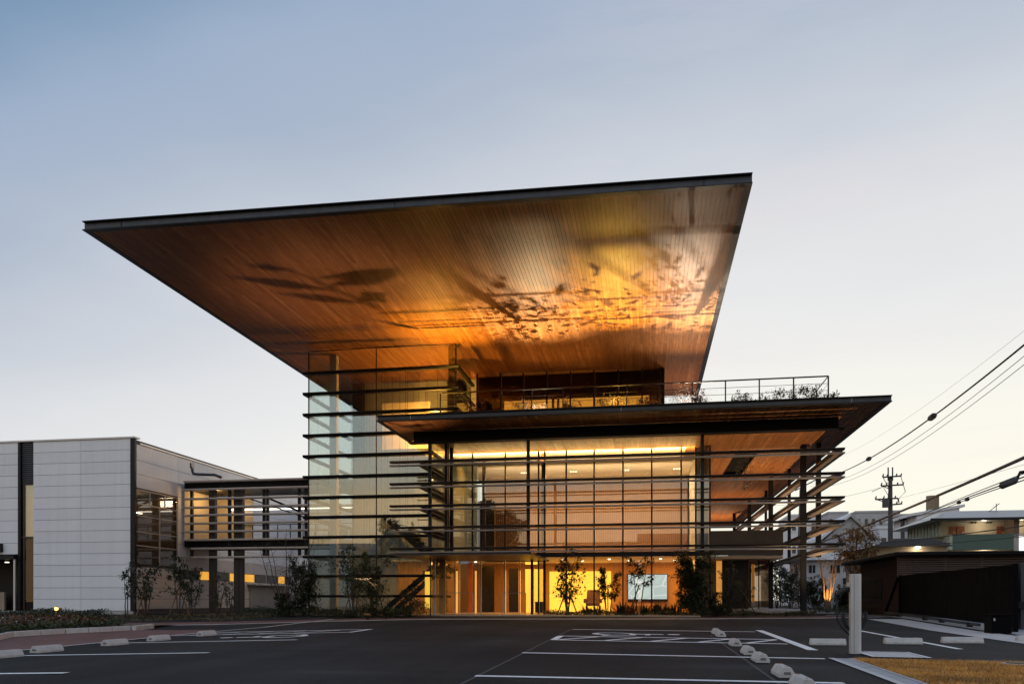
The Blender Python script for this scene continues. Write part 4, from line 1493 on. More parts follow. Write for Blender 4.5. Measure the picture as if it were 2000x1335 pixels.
lb = thing('side_cabinet', 'low dark cabinet beside the entrance light niche', 'cabinet', (bxx, 32.6, .03))
build('body', bx(bxx - .16, bxx + .16, 32.5, 32.8, .06, .48), dark_wall, lb, bevel=.01)
build('top', bx(bxx - .18, bxx + .18, 32.48, 32.82, .482, .51), bronze, lb)
bnx0, bnx1 = XY(1196, 34.5), XY(1290, 34.5)
bn = thing('lobby_bench', 'long pale bench below the lobby screen', 'bench', ((bnx0 + bnx1) / 2, 34.5, .03))
build('seat', bx(bnx0, bnx1, 34.3, 34.8, .33, .42), wood_warm, bn, bevel=.015)
for s_ in (.12, .88):
    xx = bnx0 + (bnx1 - bnx0) * s_
    build('leg', bx(xx - .04, xx + .04, 34.35, 34.75, .03, .33), steel_dark, bn)

# ================================================================== WHITE WING on the left
WX, WY = -20.01, 28.8
wing = thing('white_wing_building', 'white panelled wing with dark corner strips and a dark window band on its side', 'building', (-24, 32, 0))
d0 = XY(255, WY)
pz0, pz1 = .145, 7.0
rows = 15
colx = [XY(65, WY), XY(158, WY), d0]
YS1 = 31.75
# panel rows, top one is cut by the coping
rz = [pz0 + .215] + []
zlist = [pz0]
zz = ZY(160, 1170, WY)
step_ = (ZY(160, 878, WY) - ZY(160, 1168.5, WY)) / 13.1
zlist = [pz0] + [ZY(160, 1169, WY) + step_ * i for i in range(0, 14)]
zlist = [z for z in zlist if z < pz1 - .1] + [pz1]
pm_cache = {}


def panel(x0, x1, y0, y1, z0, z1, m_, parent, axis='x', name='wall_panel'):
    key = (round(x1 - x0, 3), round(y1 - y0, 3), round(z1 - z0, 3), m_.name)
    if key not in pm_cache:
        pm_cache[key] = None
        o = build(name, bx(x0, x1, y0, y1, z0, z1), m_, None, org=(x0, y0, z0))
        pm_cache[key] = o.data
        pm_cache[key].transform(Matrix.Identity(4))
        o.parent = parent
        o.location = Vector((x0, y0, z0)) - ORG[parent.name]
    else:
        o = bpy.data.objects.new(name, pm_cache[key])
        COL.objects.link(o)
        o.parent = parent
        o.location = Vector((x0, y0, z0)) - ORG[parent.name]
    return o


gj = .007
core_m = mat('joint_dark', (.10, .10, .11), .8)
build('wall_core', bx(XY(37, WY), -23.2, WY + .42, 70, .0, 6.95).box(-48, XY(37, WY), WY + .06, 70, 2.45, 6.95).box(-48, XY(37, WY), WY + 1.2, 70, 0, 2.45).box(colx[0] + .01, -23.2, WY + .06, WY + .41, 0, 6.95).box(-23.2, -20.06, YS1 + .02, 70, 0, 6.95).box(-23.2, -20.06, WY + .06, YS1, 5.02, 6.95).box(-23.2, -20.06, WY + .06, YS1, 0, 1.95).box(-23.2, -20.06, WY + .06, WY + .12, 1.96, 5.0), core_m, wing)
for i in range(len(zlist) - 1):
    for k in range(2):
        panel(colx[k] + gj, colx[k + 1] - gj, WY, WY + .05, zlist[i] + gj, zlist[i + 1] - gj, white_panel, wing)
xl0, xl1 = XY(-120, WY), XY(36, WY)
for i in range(len(zlist) - 1):
    if zlist[i] > ZY(20, 1085, WY) - .3:
        panel(xl0 + gj, xl1 - gj, WY, WY + .05, zlist[i] + gj, zlist[i + 1] - gj, white_panel, wing)
# slot between: dark jambs, louvre above, glass below
sx0_, sx1_ = XY(36, WY), XY(65, WY)
build('jamb', bx(sx0_ - .003, XY(41, WY), WY - .03, WY + .4, 0, pz1), steel_dark, wing)
build('slot_lining', bx(sx0_, sx1_, WY + .3, WY + .4, 0, pz1), dark_wall, wing)
for i in range(22):
    z = ZY(50, 945, WY) + i * .085
    if z < pz1 - .1:
        build('slat', bx(XY(41.5, WY), sx1_ - .01, WY + .04, WY + .1, z, z + .05), steel_fascia, wing)
build('window', bx(XY(46, WY), sx1_ - .012, WY + .08, WY + .095, ZY(50, 1050, WY) + .07, ZY(50, 945, WY) - .03), glass_tower, wing)
build('window', bx(XY(46, WY), sx1_ - .012, WY + .08, WY + .095, .15, ZY(50, 1050, WY) - .01), glass_dark, wing)
build('slot_panel', bx(XY(41.5, WY), sx1_ - .01, WY + .2, WY + .25, .1, ZY(50, 1050, WY)), dark_wall, wing)
build('slot_panel', bx(XY(41.5, WY), sx1_ - .01, WY + .2, WY + .25, ZY(50, 1050, WY) + .01, ZY(50, 945, WY)), mat('slot_sky_reflection', (.45, .43, .38), .8), wing)  # upper panel's pale colour stands for sky mirrored in the glass
build('window_frame', bx(XY(41, WY), sx1_ - .01, WY + .03, WY + .12, ZY(50, 1050, WY), ZY(50, 1050, WY) + .06).box(XY(43, WY), XY(46, WY), WY + .05, WY + .1, .1, ZY(50, 945, WY)), bronze, wing)
build('foundation', bx(-30, d0 + .1, WY + .02, WY + .3, -.05, .135), concrete, wing)
build('corner_strip', bx(d0, WX, WY - .02, WY + .08, .14, pz1), steel_dark, wing)
build('coping', bx(-30, WX + .02, WY - .05, WY + .3, pz1 + .002, pz1 + .06).box(WX - .28, WX + .02, WY + .3, 70, pz1 - .2, pz1 - .14), alu_white, wing)
# porch at the far left
build('porch_roof', bx(XY(-120, WY), XY(36, WY) - .01, WY - .25, WY + .01, ZY(20, 1092, WY), ZY(20, 1084, WY)), steel_dark, wing)
build('porch_post', bx(XY(26, WY - .2), XY(29, WY - .2), WY - .2, WY - .14, 0, ZY(27, 1092, WY)), alu_white, wing)
build('porch_recess', bx(XY(-120, WY), XY(36, WY) - .02, WY + 1.0, WY + 1.1, 0, 2.4), dark_wall, wing)
build('porch_counter', bx(XY(-60, WY + .6), XY(12, WY + .6), WY + .5, WY + .6, 0, .9), mat('tan_board', (.30, .24, .17), .7), wing)
build('porch_light', bx(XY(-2, WY), XY(3, WY), WY + .3, WY + .4, ZY(0, 1091.5, WY) - .12, ZY(0, 1091.5, WY) - .09), emit_mat('porch_glow', (1, .85, .65), 3), wing)
build('wall_box', bx(XY(-12, WY - .1), XY(2.5, WY - .1), WY - .14, WY - .002, ZY(0, 1077, WY), ZY(0, 1061, WY)), steel_dark, wing)
# side wall: white panels above, window band, curtain glazing, panels below
YS1 = 31.75
for z0_, z1_ in ((5.05, 5.6), (5.6, 6.15), (6.15, 6.78)):
    for y0_, y1_ in ((WY + .09, YS1), (YS1, 34.6), (34.6, 38.5), (38.5, 43), (43, 50)):
        panel(WX - .05, WX, y0_ + gj, y1_ - gj, z0_ + gj, z1_ - gj, white_panel, wing)
for z0_, z1_ in ((2.45, 3.0), (3.0, 3.5), (3.5, 4.0), (4.0, 4.5), (4.5, 5.05)):
    for y0_, y1_ in ((YS1, 34.6), (34.6, 38.5), (38.5, 43), (43, 50)):
        panel(WX - .05, WX, y0_ + gj, y1_ - gj, z0_ + gj, z1_ - gj, white_panel, wing)
for z0_, z1_ in ((.2, .62), (.62, 1.05), (1.05, 1.48), (1.48, 1.9)):
    for y0_, y1_ in ((WY + .09, YS1), (YS1, 34.6), (34.6, 38.5), (38.5, 43), (43, 50)):
        if z0_ == 1.48 and y0_ > 31 and y1_ < 45:
            continue
        panel(WX - .05, WX, y0_ + gj, y1_ - gj, z0_ + gj, z1_ - gj, white_panel if y0_ > 43 else grey_panel, wing)
for y0_, y1_ in ((YS1, 34.6), (34.6, 38.5), (38.5, 43)):
    panel(WX - .05, WX, y0_ + gj, y1_ - gj, 1.9 + gj, 2.45 - gj, grey_panel, wing)
zw = [2.0, 2.75, 3.3, 3.95, 4.42, 4.98]
yw = [WY + .12, (WY + YS1) / 2 + .15, YS1 - .05]
for i in range(len(zw) - 1):
    ys__ = yw if i < 4 else [WY + .12, 29.75, 30.8, YS1 - .05]
    for a, b in zip(ys__[:-1], ys__[1:]):
        build('window_pane', bx(WX - .02, WX - .006, a + .02, b - .02, zw[i] + .02, zw[i + 1] - .02), glass_clear, wing)
        build('window_frame', bx(WX - .03, WX + .015, b - .02, b + .02, zw[i], zw[i + 1]), alu, wing)
    build('window_frame', bx(WX - .03, WX + .02, yw[0], yw[-1], zw[i + 1] - .02, zw[i + 1] + .02), alu, wing)
build('room_wall', bx(WX - 3.0, WX - 2.9, WY + .2, YS1, 2.0, 5.0).box(WX - 2.8, WX - .1, YS1 - .1, YS1, 2.0, 5.0), mat('room_brown', (.10, .06, .035), .7), wing)
for yy in (29.3, 30.1, 30.9):
    build('room_shelf', bx(WX - 2.4, WX - 2.0, yy, yy + .35, 2.0, 3.3), dark_wall, wing)
build('room_light', bx(WX - 1.6, WX - 1.5, WY + .5, YS1 - .3, 4.3, 4.34), emit_mat('room_tube', (1, .78, .5), 5), wing)
lamp('POINT', (WX - 1.0, 30.2, 4.6), 12, (1, .6, .28), .1)
# recess behind the core for the room: replaced core front
# ground floor windows under the bridge, some lit
lit = emit_mat('amber_window', (1, .48, .06), .75, .35, 2)
dim = mat('dim_window', (.10, .11, .10), .3)
for (p0, p1, m_) in ((391, 411, lit), (412, 448, dim), (449, 461, lit), (463, 477, dim), (478, 497, lit), (499, 520, dim), (522, 543, dim), (544, 556, lit)):
    Ya = (WX) / ray(p0, 0)[0] * ray(p0, 0)[1]
    Yb = (WX) / ray(p1, 0)[0] * ray(p1, 0)[1]
    f = build('window', bx(WX - .03, WX - .004, Ya + .03, Yb - .03, 1.5, 1.88), m_, wing)
    build('frame', bx(WX - .02, WX + .01, Yb - .03, Yb + .03, 1.48, 1.9), alu, f)
# grey shutter below
Ya = WX / ray(487, 0)[0] * ray(487, 0)[1]
Yb = WX / ray(558, 0)[0] * ray(558, 0)[1]
build('shutter', bx(WX + .02, WX + .06, Ya, Yb, .1, 1.3), mat('grey_shutter', (.30, .30, .30), .5, .2), wing)
build('canopy', bx(WX, WX + .5, Ya - .3, Yb, 1.34, 1.4), alu, wing)
# exhaust pipe on the bridge roof
pp = PY(375, 925, 31.6)
ex_ = thing('exhaust_pipe', 'bent metal exhaust pipe rising beside the white wing', 'pipe', (pp[0], 31.6, 5.9))
build('elbow', MB().tube([(pp[0] + 1.3, 31.7, 5.82), (pp[0] + 1.0, 31.7, 5.94), (pp[0] + .25, 31.6, 5.97), (pp[0] + .06, 31.6, 6.0), (pp[0] + .02, 31.6, 6.12), (pp[0], 31.6, 6.3)], .06, 8), steel_fascia, ex_, smooth=True)
build('stack', MB().tube([(pp[0] + .06, 31.6, 6.22), (pp[0] + .06, 31.6, 6.5)], .05, 8), alu_white, ex_)
build('stack', MB().tube([(pp[0] - .06, 31.6, 6.24), (pp[0] - .06, 31.6, 6.46)], .035, 8), steel_fascia, ex_)

# ================================================================== LOUVRED BRIDGE
BY = 31.8
br_ = thing('link_bridge', 'covered link bridge screened by thin horizontal louvres between the white wing and the glass tower', 'bridge', (-16, 33, 2.9))
bx0, bx1 = -19.8, TX0 - .2
for z in (5.74, 5.39, 4.99, 4.62, 4.28, 3.925, 3.57, 3.21, 2.835, 2.46):
    x0_ = bx0 if z > 3 else bx0 + .35
    build('louvre_blade', MB().extrude([(BY, z), (BY, z - .045), (BY + .03, z - .085), (BY + .16, z - .085), (BY + .16, z - .0)], 'x', x0_, bx1), alu, br_)
build('roof', bx(-19.9, bx1, BY + .25, BY + 2.8, 5.40, 5.68), steel_black, br_)
build('roof_cap', bx(-16.0, bx1, BY + .5, BY + 2.0, 5.70, 5.82), steel_fascia, br_)
build('floor_slab', bx(-19.9, bx1, BY + .25, BY + 2.8, 2.88, 3.16), steel_black, br_)
for px_, w, dy in ((373.6, .06, .3), (447.5, .06, .24), (515, .06, .3), (522, .05, .24), (584, .06, .3), (597, .06, .24)):
    x = XY(px_, BY + dy)
    build('post', bx(x - w, x + w, BY + dy, BY + dy + .1, 2.4, 5.4), steel_dark, br_)
for px_, w in ((415, .14), (463, .13), (471, .09)):
    x = XY(px_, BY + .4)
    build('column', bx(x - w, x + w, BY + .35, BY + .55, 0, 5.4), mat('brown_steel', (.03, .022, .018), .5), br_)
tube_m = emit_mat('bridge_tube', (1, .86, .70), 3.2)
build('light_tube', MB().tube([(XY(446, BY + 2.6), BY + 2.6, 4.75), (bx1, BY + 2.6, 4.75)], .035, 6), tube_m, br_)
build('brace', MB().tube([(-17.2, BY + 2.4, 5.3), (-14.6, BY + 2.4, 4.2)], .05, 6).tube([(-16.9, BY + .4, 4.95), (-13.4, BY + 2.2, 3.7)], .03, 6), steel_dark, br_)
build('back_rail', MB().tube([(-18.6, BY + 2.7, 4.05), (bx1, BY + 2.7, 4.05)], .02, 5), steel_dark, br_)
x = -18.6
while x < bx1:
    build('rail_post', bx(x - .015, x + .015, BY + 2.68, BY + 2.72, 3.16, 4.05), steel_dark, br_)
    x += .62
# lit end wall with its doors
build('end_wall', bx(-19.95, -19.9, BY + .3, BY + 2.8, 3.17, 5.38).box(-19.9, -18.0, BY + 2.78, BY + 2.84, 3.17, 5.38), plaster, br_)
for px_, w in ((380, .17), (403, .16)):
    x = XY(px_, BY + 2.7)
    d_ = build('door', bx(x - w, x + w, BY + 2.72, BY + 2.775, 3.18, 4.55), steel_dark, br_)
    build('handle', bx(x + w - .06, x + w - .03, BY + 2.68, BY + 2.718, 3.75, 3.95), alu, d_)
lamp('AREA', (-15.5, BY + 3.2, 4.9), 60, (1, .86, .72), 5, (math.radians(70), 0, 0), sy=.2)
lamp('POINT', (-19.0, BY + 1.3, 5.0), 38, (1, .58, .2), .1)
# grey hall behind the bridge
hall = thing('grey_hall', 'pale grey hall standing behind the link bridge', 'building', (-16, 46, 0))
build('wall', bx(-19.9, -6.5, 44, 44.1, 0, 6.0), mat('pale_wall', (.80, .80, .82), .7, 0, .06), hall)
build('window_band', bx(-18.2, -17.0, 43.95, 43.99, 4.3, 4.7).box(-16.9, -15.9, 43.95, 43.99, 4.3, 4.7), mat('hill_glass', (.13, .15, .13), .4), hall)
build('roof_edge', bx(-20, -6.4, 43.8, 44.3, 6.0, 6.1), alu_white, hall)

# ================================================================== SMALL THINGS IN THE CAR PARK
def wheel_stop(name_label, x, y, along, L=.58, wd=.175, h=.115):
    z = gz(x, y) + .002
    t = thing('wheel_stop', name_label, 'wheel stop', (x, y, z), 'concrete wheel stops in the parking bays')
    prof = [(-wd / 2, 0), (wd / 2, 0), (wd / 2, h * .30)]
    for i in range(4):      # ribbed flanks
        u, v = wd / 2 - (wd / 2 - .045) * (i + .6) / 4, h * (.30 + .62 * (i + .6) / 4)
        prof += [(u + .003, v), (u - .003, v + .006)]
    prof += [(.04, h), (-.04, h)]
    for i in reversed(range(4)):
        u, v = wd / 2 - (wd / 2 - .045) * (i + .6) / 4, h * (.30 + .62 * (i + .6) / 4)
        prof += [(-u + .003, v + .006), (-u - .003, v)]
    prof += [(-wd / 2, h * .30)]
    m = MB()
    if along == 'y':
        m.extrude(prof, 'y', -L / 2, L / 2, (x, y, z))
    else:
        m.extrude([(u, zz_) for u, zz_ in prof], 'x', -L / 2, L / 2, (x, y, z))
    build('block', m, stop_concrete, t, bevel=.006)
    for s_ in (-1, 1):
        cxx, cyy = (x, y + s_ * L * .36) if along == 'y' else (x + s_ * L * .36, y)
        build('bolt_cap', MB().disc((cxx, cyy, z + h + .001), .016, .006, 8), reflector, t)
    if along == 'y':
        build('end_slot', bx(x - .035, x + .035, y - L / 2 - .003, y - L / 2 + .004, z + .035, z + .065), slot_m, t)
    return t


stop_concrete = mat('stop_concrete', (.52, .49, .465), .9, 0, .16, 9, bump=.5, bscale=70)
reflector = mat('orange_cap', (.55, .20, .06), .5)
slot_m = mat('slot_shadow', (.16, .14, .13), .9)
rs = [(1403, 1238, 'far wheel stop behind the wheelchair symbol, first of the line'), (1419, 1243.5, 'second wheel stop beside the hatched strip'), (1446, 1262, 'wheel stop standing on the near hatched strip line'), (1472, 1279, 'wheel stop just above the middle bay line'),
      (1499, 1294.5, 'wheel stop just below the middle bay line'), (1545, 1324, 'large near wheel stop left of the lawn kerb'), (1592, 1350, 'nearest wheel stop cut by the bottom edge')]
for px_, py_, lab in rs:
    p = G(px_, py_)
    wheel_stop('pale concrete ' + lab, 1.52, p[1] + .27, 'y')
ls = [(10, 1284, 'leftmost wheel stop cut by the left edge'), (93, 1273, 'wheel stop below the glowing garden lamp'), (226, 1259.5, 'wheel stop at the corner of the stone kerb'), (312, 1250.5, 'wheel stop where the flush kerb bends'), (405, 1241, 'smallest wheel stop beside the left wheelchair bay')]
for px_, py_, lab in ls:
    p = G(px_, py_)
    wheel_stop('pale concrete ' + lab, p[0] - .05, p[1] + .05, 'y')
fs = [(1584, 1649, 1259, 'far wheel stop left of the charging post'), (1730, 1797, 1257, 'far wheel stop right of the charging post'), (1843, 1914, 1255, 'far wheel stop below the middle of the black gate'), (1990, 2060, 1252, 'far wheel stop cut by the right edge')]
for a, b, py_, lab in fs:
    p, q = G(a, py_), G(b, py_)
    wheel_stop('grey concrete ' + lab, (p[0] + q[0]) / 2, p[1] + .09, 'x', L=q[0] - p[0], h=.115)

# EV charging post
e = G(1671, 1277)
ez = gz(*e)
ev = thing('charging_post', 'slim silver charging post with a looped black cable', 'charging post', (e[0], e[1], ez))
w = .076
eh = ZY(1672, 1120, e[1]) - ez
build('body', MB().prism([(e[0] - w, e[1] - .03), (e[0] - .035, e[1] - .05), (e[0] + .035, e[1] - .05), (e[0] + w, e[1] - .03), (e[0] + w, e[1] + .09), (e[0] - w, e[1] + .09)], ez, ez + eh), alu_white, ev, bevel=.006)
build('groove', bx(e[0] - .034, e[0] - .030, e[1] - .053, e[1] - .049, ez + .02, ez + eh - .01), steel_fascia, ev)
build('base_plate', bx(e[0] - .1, e[0] + .1, e[1] - .07, e[1] + .11, ez, ez + .012), steel_dark, ev)
build('outlet_box', bx(e[0] - .12, e[0] - w - .002, e[1] - .02, e[1] + .06, ez + eh - .19, ez + eh - .13), alu, ev)
hk = [(e[0] - .08, e[1] + .05, ez + eh - .24), (e[0] - .16, e[1] + .05, ez + eh - .24), (e[0] - .22, e[1] + .05, ez + eh - .29), (e[0] - .245, e[1] + .05, ez + eh - .38)]
build('connector', MB().tube(hk, [.035, .04, .038, .028], 8), rubber_black, ev, smooth=True)
cab = build('cable', MB().tube([(e[0] - .245, e[1] + .05, ez + eh - .38), (e[0] - .26, e[1] + .05, ez + .7), (e[0] - .25, e[1] + .05, ez + .52), (e[0] - .18, e[1] + .06, ez + .40), (e[0] - .08, e[1] + .08, ez + .30), (e[0] + .02, e[1] + .1, ez + .30), (e[0] + .11, e[1] + .1, ez + .42), (e[0] + .115, e[1] + .1, ez + .6), (e[0] + .06, e[1] + .1, ez + .8)], .014, 6), rubber_black, ev, smooth=True)
for dx, dz in ((.02, .03), (.05, .055)):
    pts = [(e[0] + (-.2 + dx) * math.cos(t), e[1] + .07, ez + .58 - .26 * math.sin(t) + dz * math.sin(t)) for t in [i * math.pi / 10 for i in range(-1, 12)]]
    build('cable', MB().tube(pts, .014, 6), rubber_black, ev, smooth=True)

# ---- black sliding gate
GX = 8.55
gate = thing('sliding_gate', 'long black sliding gate screen on a low track', 'gate', (GX, 24.7, gz(GX, 24.7)))
gy0, gy1 = 20.4, 29.1
blk = mat('gate_black', (.0025, .0025, .003), .6, 0, .3, spec=.06)
ng = 24
for i in range(ng):
    y0_, y1_ = gy0 + (gy1 - gy0) * i / ng, gy0 + (gy1 - gy0) * (i + 1) / ng
    build('panel', bx(GX - .02, GX + .02, y0_ + .004, y1_ - .004, gz(GX, (y0_ + y1_) / 2) + .14, 1.36), blk, gate)
build('top_rail', bx(GX - .035, GX + .035, gy0, gy1, 1.36, 1.40), blk, gate)
build('bottom_rail', MB().hexa([(GX - .24, gy0 + 1.6, gz(GX, gy0) + .10), (GX - .16, gy0 + 1.6, gz(GX, gy0) + .10), (GX - .16, gy1 + 1.0, .10), (GX - .24, gy1 + 1.0, .10), (GX - .24, gy0 + 1.6, gz(GX, gy0) + .17), (GX - .16, gy0 + 1.6, gz(GX, gy0) + .17), (GX - .16, gy1 + 1.0, .17), (GX - .24, gy1 + 1.0, .17)]), steel_fascia, gate)
for y in (22.6, 24.6, 26.0, 28.6):
    build('roller', bx(GX - .26, GX - .14, y - .06, y + .06, gz(GX, y) + .0, gz(GX, y) + .12), steel_dark, gate)
for y in (gy0 + .06, gy1 - .06):
    build('end_post', bx(GX - .05, GX + .05, y - .05, y + .05, gz(GX, y), 1.42), blk, gate)
build('brace', MB().tube([(GX - .2, gy1 + .9, .16), (GX - .03, gy1 + .1, 1.34)], .05, 6), blk, gate)
mo = thing('gate_motor', 'black motor box at the foot of the sliding gate', 'motor box', (7.95, 19.9, gz(7.95, 19.9)))
mz = gz(7.95, 19.9)
build('housing', bx(7.75, 8.17, 19.7, 20.15, mz, mz + .42), blk, mo, bevel=.015)
build('lid', bx(7.73, 8.19, 19.68, 20.17, mz + .422, mz + .45), blk, mo)
build('keyhole', bx(7.78, 7.81, 19.685, 19.70, mz + .3, mz + .36), alu, mo)
# gate post at the right edge with lit sign above
sgx, sgy = XY(1994, 21.5), 21.5
gp = thing('gate_pillar', 'dark grey pillar at the right edge of the photo', 'pillar', (sgx + .3, sgy, 0))
build('shaft', bx(sgx, sgx + .6, sgy, sgy + .4, gz(sgx, sgy) - .05, 1.5), steel_fascia, gp)
build('ledge', bx(sgx - .12, sgx + .7, sgy - .1, sgy + .5, .36, .52), steel_dark, gp)
sp0 = PY(1990, 1046, 40)
sp1 = PY(1990, 1099, 40)
sg = thing('lit_sign', 'white lit roadside sign with red and teal marks', 'sign', (sp0[0] + .8, 40, 0))
build('box', bx(sp0[0], sp0[0] + 1.6, 40, 40.35, sp1[2], sp0[2]), emit_mat('sign_white', (1, .97, .95), 1.0), sg)
build('frame', bx(sp0[0] - .06, sp0[0] - .002, 39.98, 40.37, sp1[2] - .05, sp0[2] + .05).box(sp0[0] - .06, sp0[0] + 1.66, 39.98, 40.37, sp0[2] + .002, sp0[2] + .08), alu, sg)
build('post', bx(sp0[0] + .6, sp0[0] + .8, 40.1, 40.3, 0, sp1[2]), steel_fascia, sg)
red_m = mat('sign_red', (.65, .05, .05), .5)
teal_m = mat('sign_teal', (.03, .32, .33), .5)


def glyph(m, x, z, s, strokes):
    for (a, b, c, d) in strokes:
        m.tube([(x + a * s, 39.99, z + b * s), (x + c * s, 39.99, z + d * s)], s * .06, 4)
    return m


gx = sp0[0] + .19
glm = MB()
for k, strokes in enumerate((((.1, .8, .9, .8), (.5, 1, .5, .5), (.2, .5, .8, .6)), ((.2, .9, .2, .1), (.2, .9, .8, .9), (.8, .9, .8, .1), (.2, .5, .8, .5)), ((.25, .9, .2, .2), (.6, .9, .85, .4)), ((.2, .7, .8, .75), (.45, 1, .3, .3), (.3, .3, .75, .2), (.75, .2, .6, .55)))):
    glyph(glm, gx, sp0[2] - .36 - k * .2, .17, strokes)
build('lettering', glm, red_m, sg)
glm = MB()
for k, strokes in enumerate((((.2, .9, .2, .1), (.2, .9, .8, .9), (.8, .9, .8, .1), (.2, .5, .8, .5), (.2, .1, .8, .1)), ((.1, .8, .9, .8), (.5, 1, .5, 0), (.2, .4, .8, .4)))):
    glyph(glm, sp0[0] + .04 + k * .26, sp1[2] + .22, .22, strokes)
build('lettering', glm, teal_m, sg)

# ---- brick gatehouse
gh = thing('gatehouse', 'low dark brick gatehouse with a flat roof and louvred screen', 'building', (11, 32, 0))
hx_, hy0, hy1 = 8.9, 29.6, 35.6
build('brick_wall', bx(hx_, hx_ + .2, hy0, hy1, -.02, 2.05).box(hx_ + .2, 16, hy0, hy0 + .2, -.02, 1.35).box(hx_ + .2, 16, hy1 - .2, hy1, -.02, 2.05), brick_wall, gh)
build('roof', MB().prism([(8.3, 28.8), (16.5, 28.8), (16.5, 36.4), (8.3, 36.4)], 2.06, 2.2), steel_black, gh, bevel=.03)
wy0 = hx_ / ray(1722, 0)[0] * ray(1722, 0)[1]
wy1 = hx_ / ray(1681, 0)[0] * ray(1681, 0)[1]
wnd = build('window', bx(hx_ - .02, hx_ + .05, wy0, wy1, .62, 1.38), mat('blind_window', (.008, .008, .009), .6, spec=.08), gh)
build('frame', bx(hx_ - .03, hx_ - .003, wy0 - .05, wy1 + .05, 1.38, 1.43).box(hx_ - .03, hx_ - .003, wy0 - .05, wy1 + .05, .57, .62).box(hx_ - .03, hx_ - .003, wy0 - .05, wy0, .62, 1.38).box(hx_ - .03, hx_ - .003, wy1, wy1 + .05, .62, 1.38), steel_black, wnd)
build('back_wall', bx(hx_ + 1.2, hx_ + 1.3, hy0 + .25, hy1 - .25, .0, 2.0), dark_wall, gh)
louv = mat('brown_louvre', (.085, .055, .05), .5, .2)
z = 1.42
while z < 2.03:
    build('slat', bx(hx_ - .35, 12.5, hy0 - .42, hy0 - .36, z, z + .045), louv, gh)
    z += .075
for x in (hx_ - .36, 10.05, 11.2, 12.5):
    build('screen_post', bx(x - .03, x + .03, hy0 - .355, hy0 - .3, 1.36, 2.05), louv, gh)

# ================================================================== BACKGROUND AT THE RIGHT
def rect(px0, py0, px1, py1, Y, dy):
    a, b = PY(px0, py0, Y), PY(px1, py1, Y)
    return (a[0], b[0], Y, Y + dy, b[2], a[2])


cream = mat('cream_wall', (.50, .42, .31), .8, 0, .06)
green_p = mat('green_parapet', (.075, .12, .095), .7, 0, .08)
green_l = mat('green_siding', (.36, .41, .30), .7, 0, .08)
door_m = mat('orange_door', (.30, .085, .03), .5)
roof_g = mat('grey_metal_roof', (.26, .27, .28), .35, .3, .15, 3)
tile_d = mat('dark_roof_tile', (.055, .058, .065), .45, 0, .2, 6, bump=.5, bscale=18)
white_h = mat('white_house_wall', (.68, .68, .70), .8, 0, .06)
win_d = mat('window_dark', (.03, .035, .04), .15)
lamp_e = emit_mat('eave_lamp', (1, .9, .7), 14)

ap = thing('green_apartment', 'two storey cream apartment house with green parapets and orange doors', 'apartment house', (22, 48, 0))
Y0 = 46.0
build('wall', bx(XY(1848, Y0), XY(2080, Y0), Y0 + 1.2, Y0 + 1.4, 0, ZY(1900, 1010, Y0)), cream, ap)
x0 = XY(1847, Y0)
build('side_wall', bx(x0 - .1, x0, Y0 + .6, Y0 + 6, ZY(1847, 1046, Y0), ZY(1847, 1014, Y0)), green_l, ap)
for i in range(10):
    build('batten', bx(x0 - .14, x0 - .102, Y0 + .8 + i * .55, Y0 + .84 + i * .55, ZY(1847, 1046, Y0), ZY(1847, 1014, Y0)), green_l, ap)
xa, xb = XY(1859, Y0), XY(1986, Y0)
build('parapet', bx(xa, xb, Y0 - .1, Y0 + .05, ZY(1900, 1073, Y0), ZY(1900, 1043, Y0)), green_p, ap)
build('parapet', bx(xa - .15, xa - .002, Y0 - .1, Y0 + 5, ZY(1900, 1073, Y0), ZY(1900, 1043, Y0)), green_l, ap)
build('parapet', bx(xa, xb, Y0 - .1, Y0 + .05, 0, ZY(1900, 1098, Y0)), green_p, ap)
build('balcony_floor', bx(xa, xb, Y0 + .06, Y0 + 1.2, ZY(1900, 1073, Y0), ZY(1900, 1070, Y0)), cream, ap)
build('end_wall', bx(XY(1980, Y0), XY(1990, Y0), Y0 - .05, Y0 + 1.2, 0, ZY(1900, 1012, Y0)), mat('brown_end_wall', (.16, .11, .08), .8), ap)
for p0, p1, t_, b_z in ((1856, 1866, 1027, 1041), (1868.5, 1884, 1027, 1041), (1947, 1963, 1027, 1041.5), (1966.5, 1975.5, 1027, 1041.5), (1947, 1963, 1082, 1098), (1966.5, 1975.5, 1082, 1098), (1876, 1883, 1083, 1098)):
    Y = Y0 + 1.15
    d_ = build('door', bx(XY(p0, Y), XY(p1, Y), Y, Y + .045, ZY(p0, b_z + 6, Y), ZY(p0, t_, Y)), door_m, ap)
    build('handle', bx(XY(p1, Y) - .12, XY(p1, Y) - .06, Y - .03, Y - .002, ZY(p0, b_z, Y), ZY(p0, b_z - 3, Y)), alu, d_)
for p, yv in ((1922, 1014), (1922, 1073.5), (1996, 1014.5)):
    q = PY(p, yv, Y0 + .6)
    build('eave_lamp', MB().disc((q[0], q[1], q[2]), .14, .07, 10), lamp_e, ap)
    lamp('POINT', (q[0], q[1], q[2] - .25), 14, (1, .85, .6), .1)
for p in (1898, 1904, 1928, 1934):
    q = PY(p, 1021.5, Y0 + 1.18)
    build('vent', MB().disc((q[0], q[1] - .06, q[2]), .06, .08, 8), win_d, ap)
ez_, rz_ = ZY(1900, 1011, Y0 - .3), ZY(1900, 999, Y0 + 3)
rx0, rx1 = XY(1836, Y0 - .4), XY(2100, Y0 - .4)
rm_ = MB()
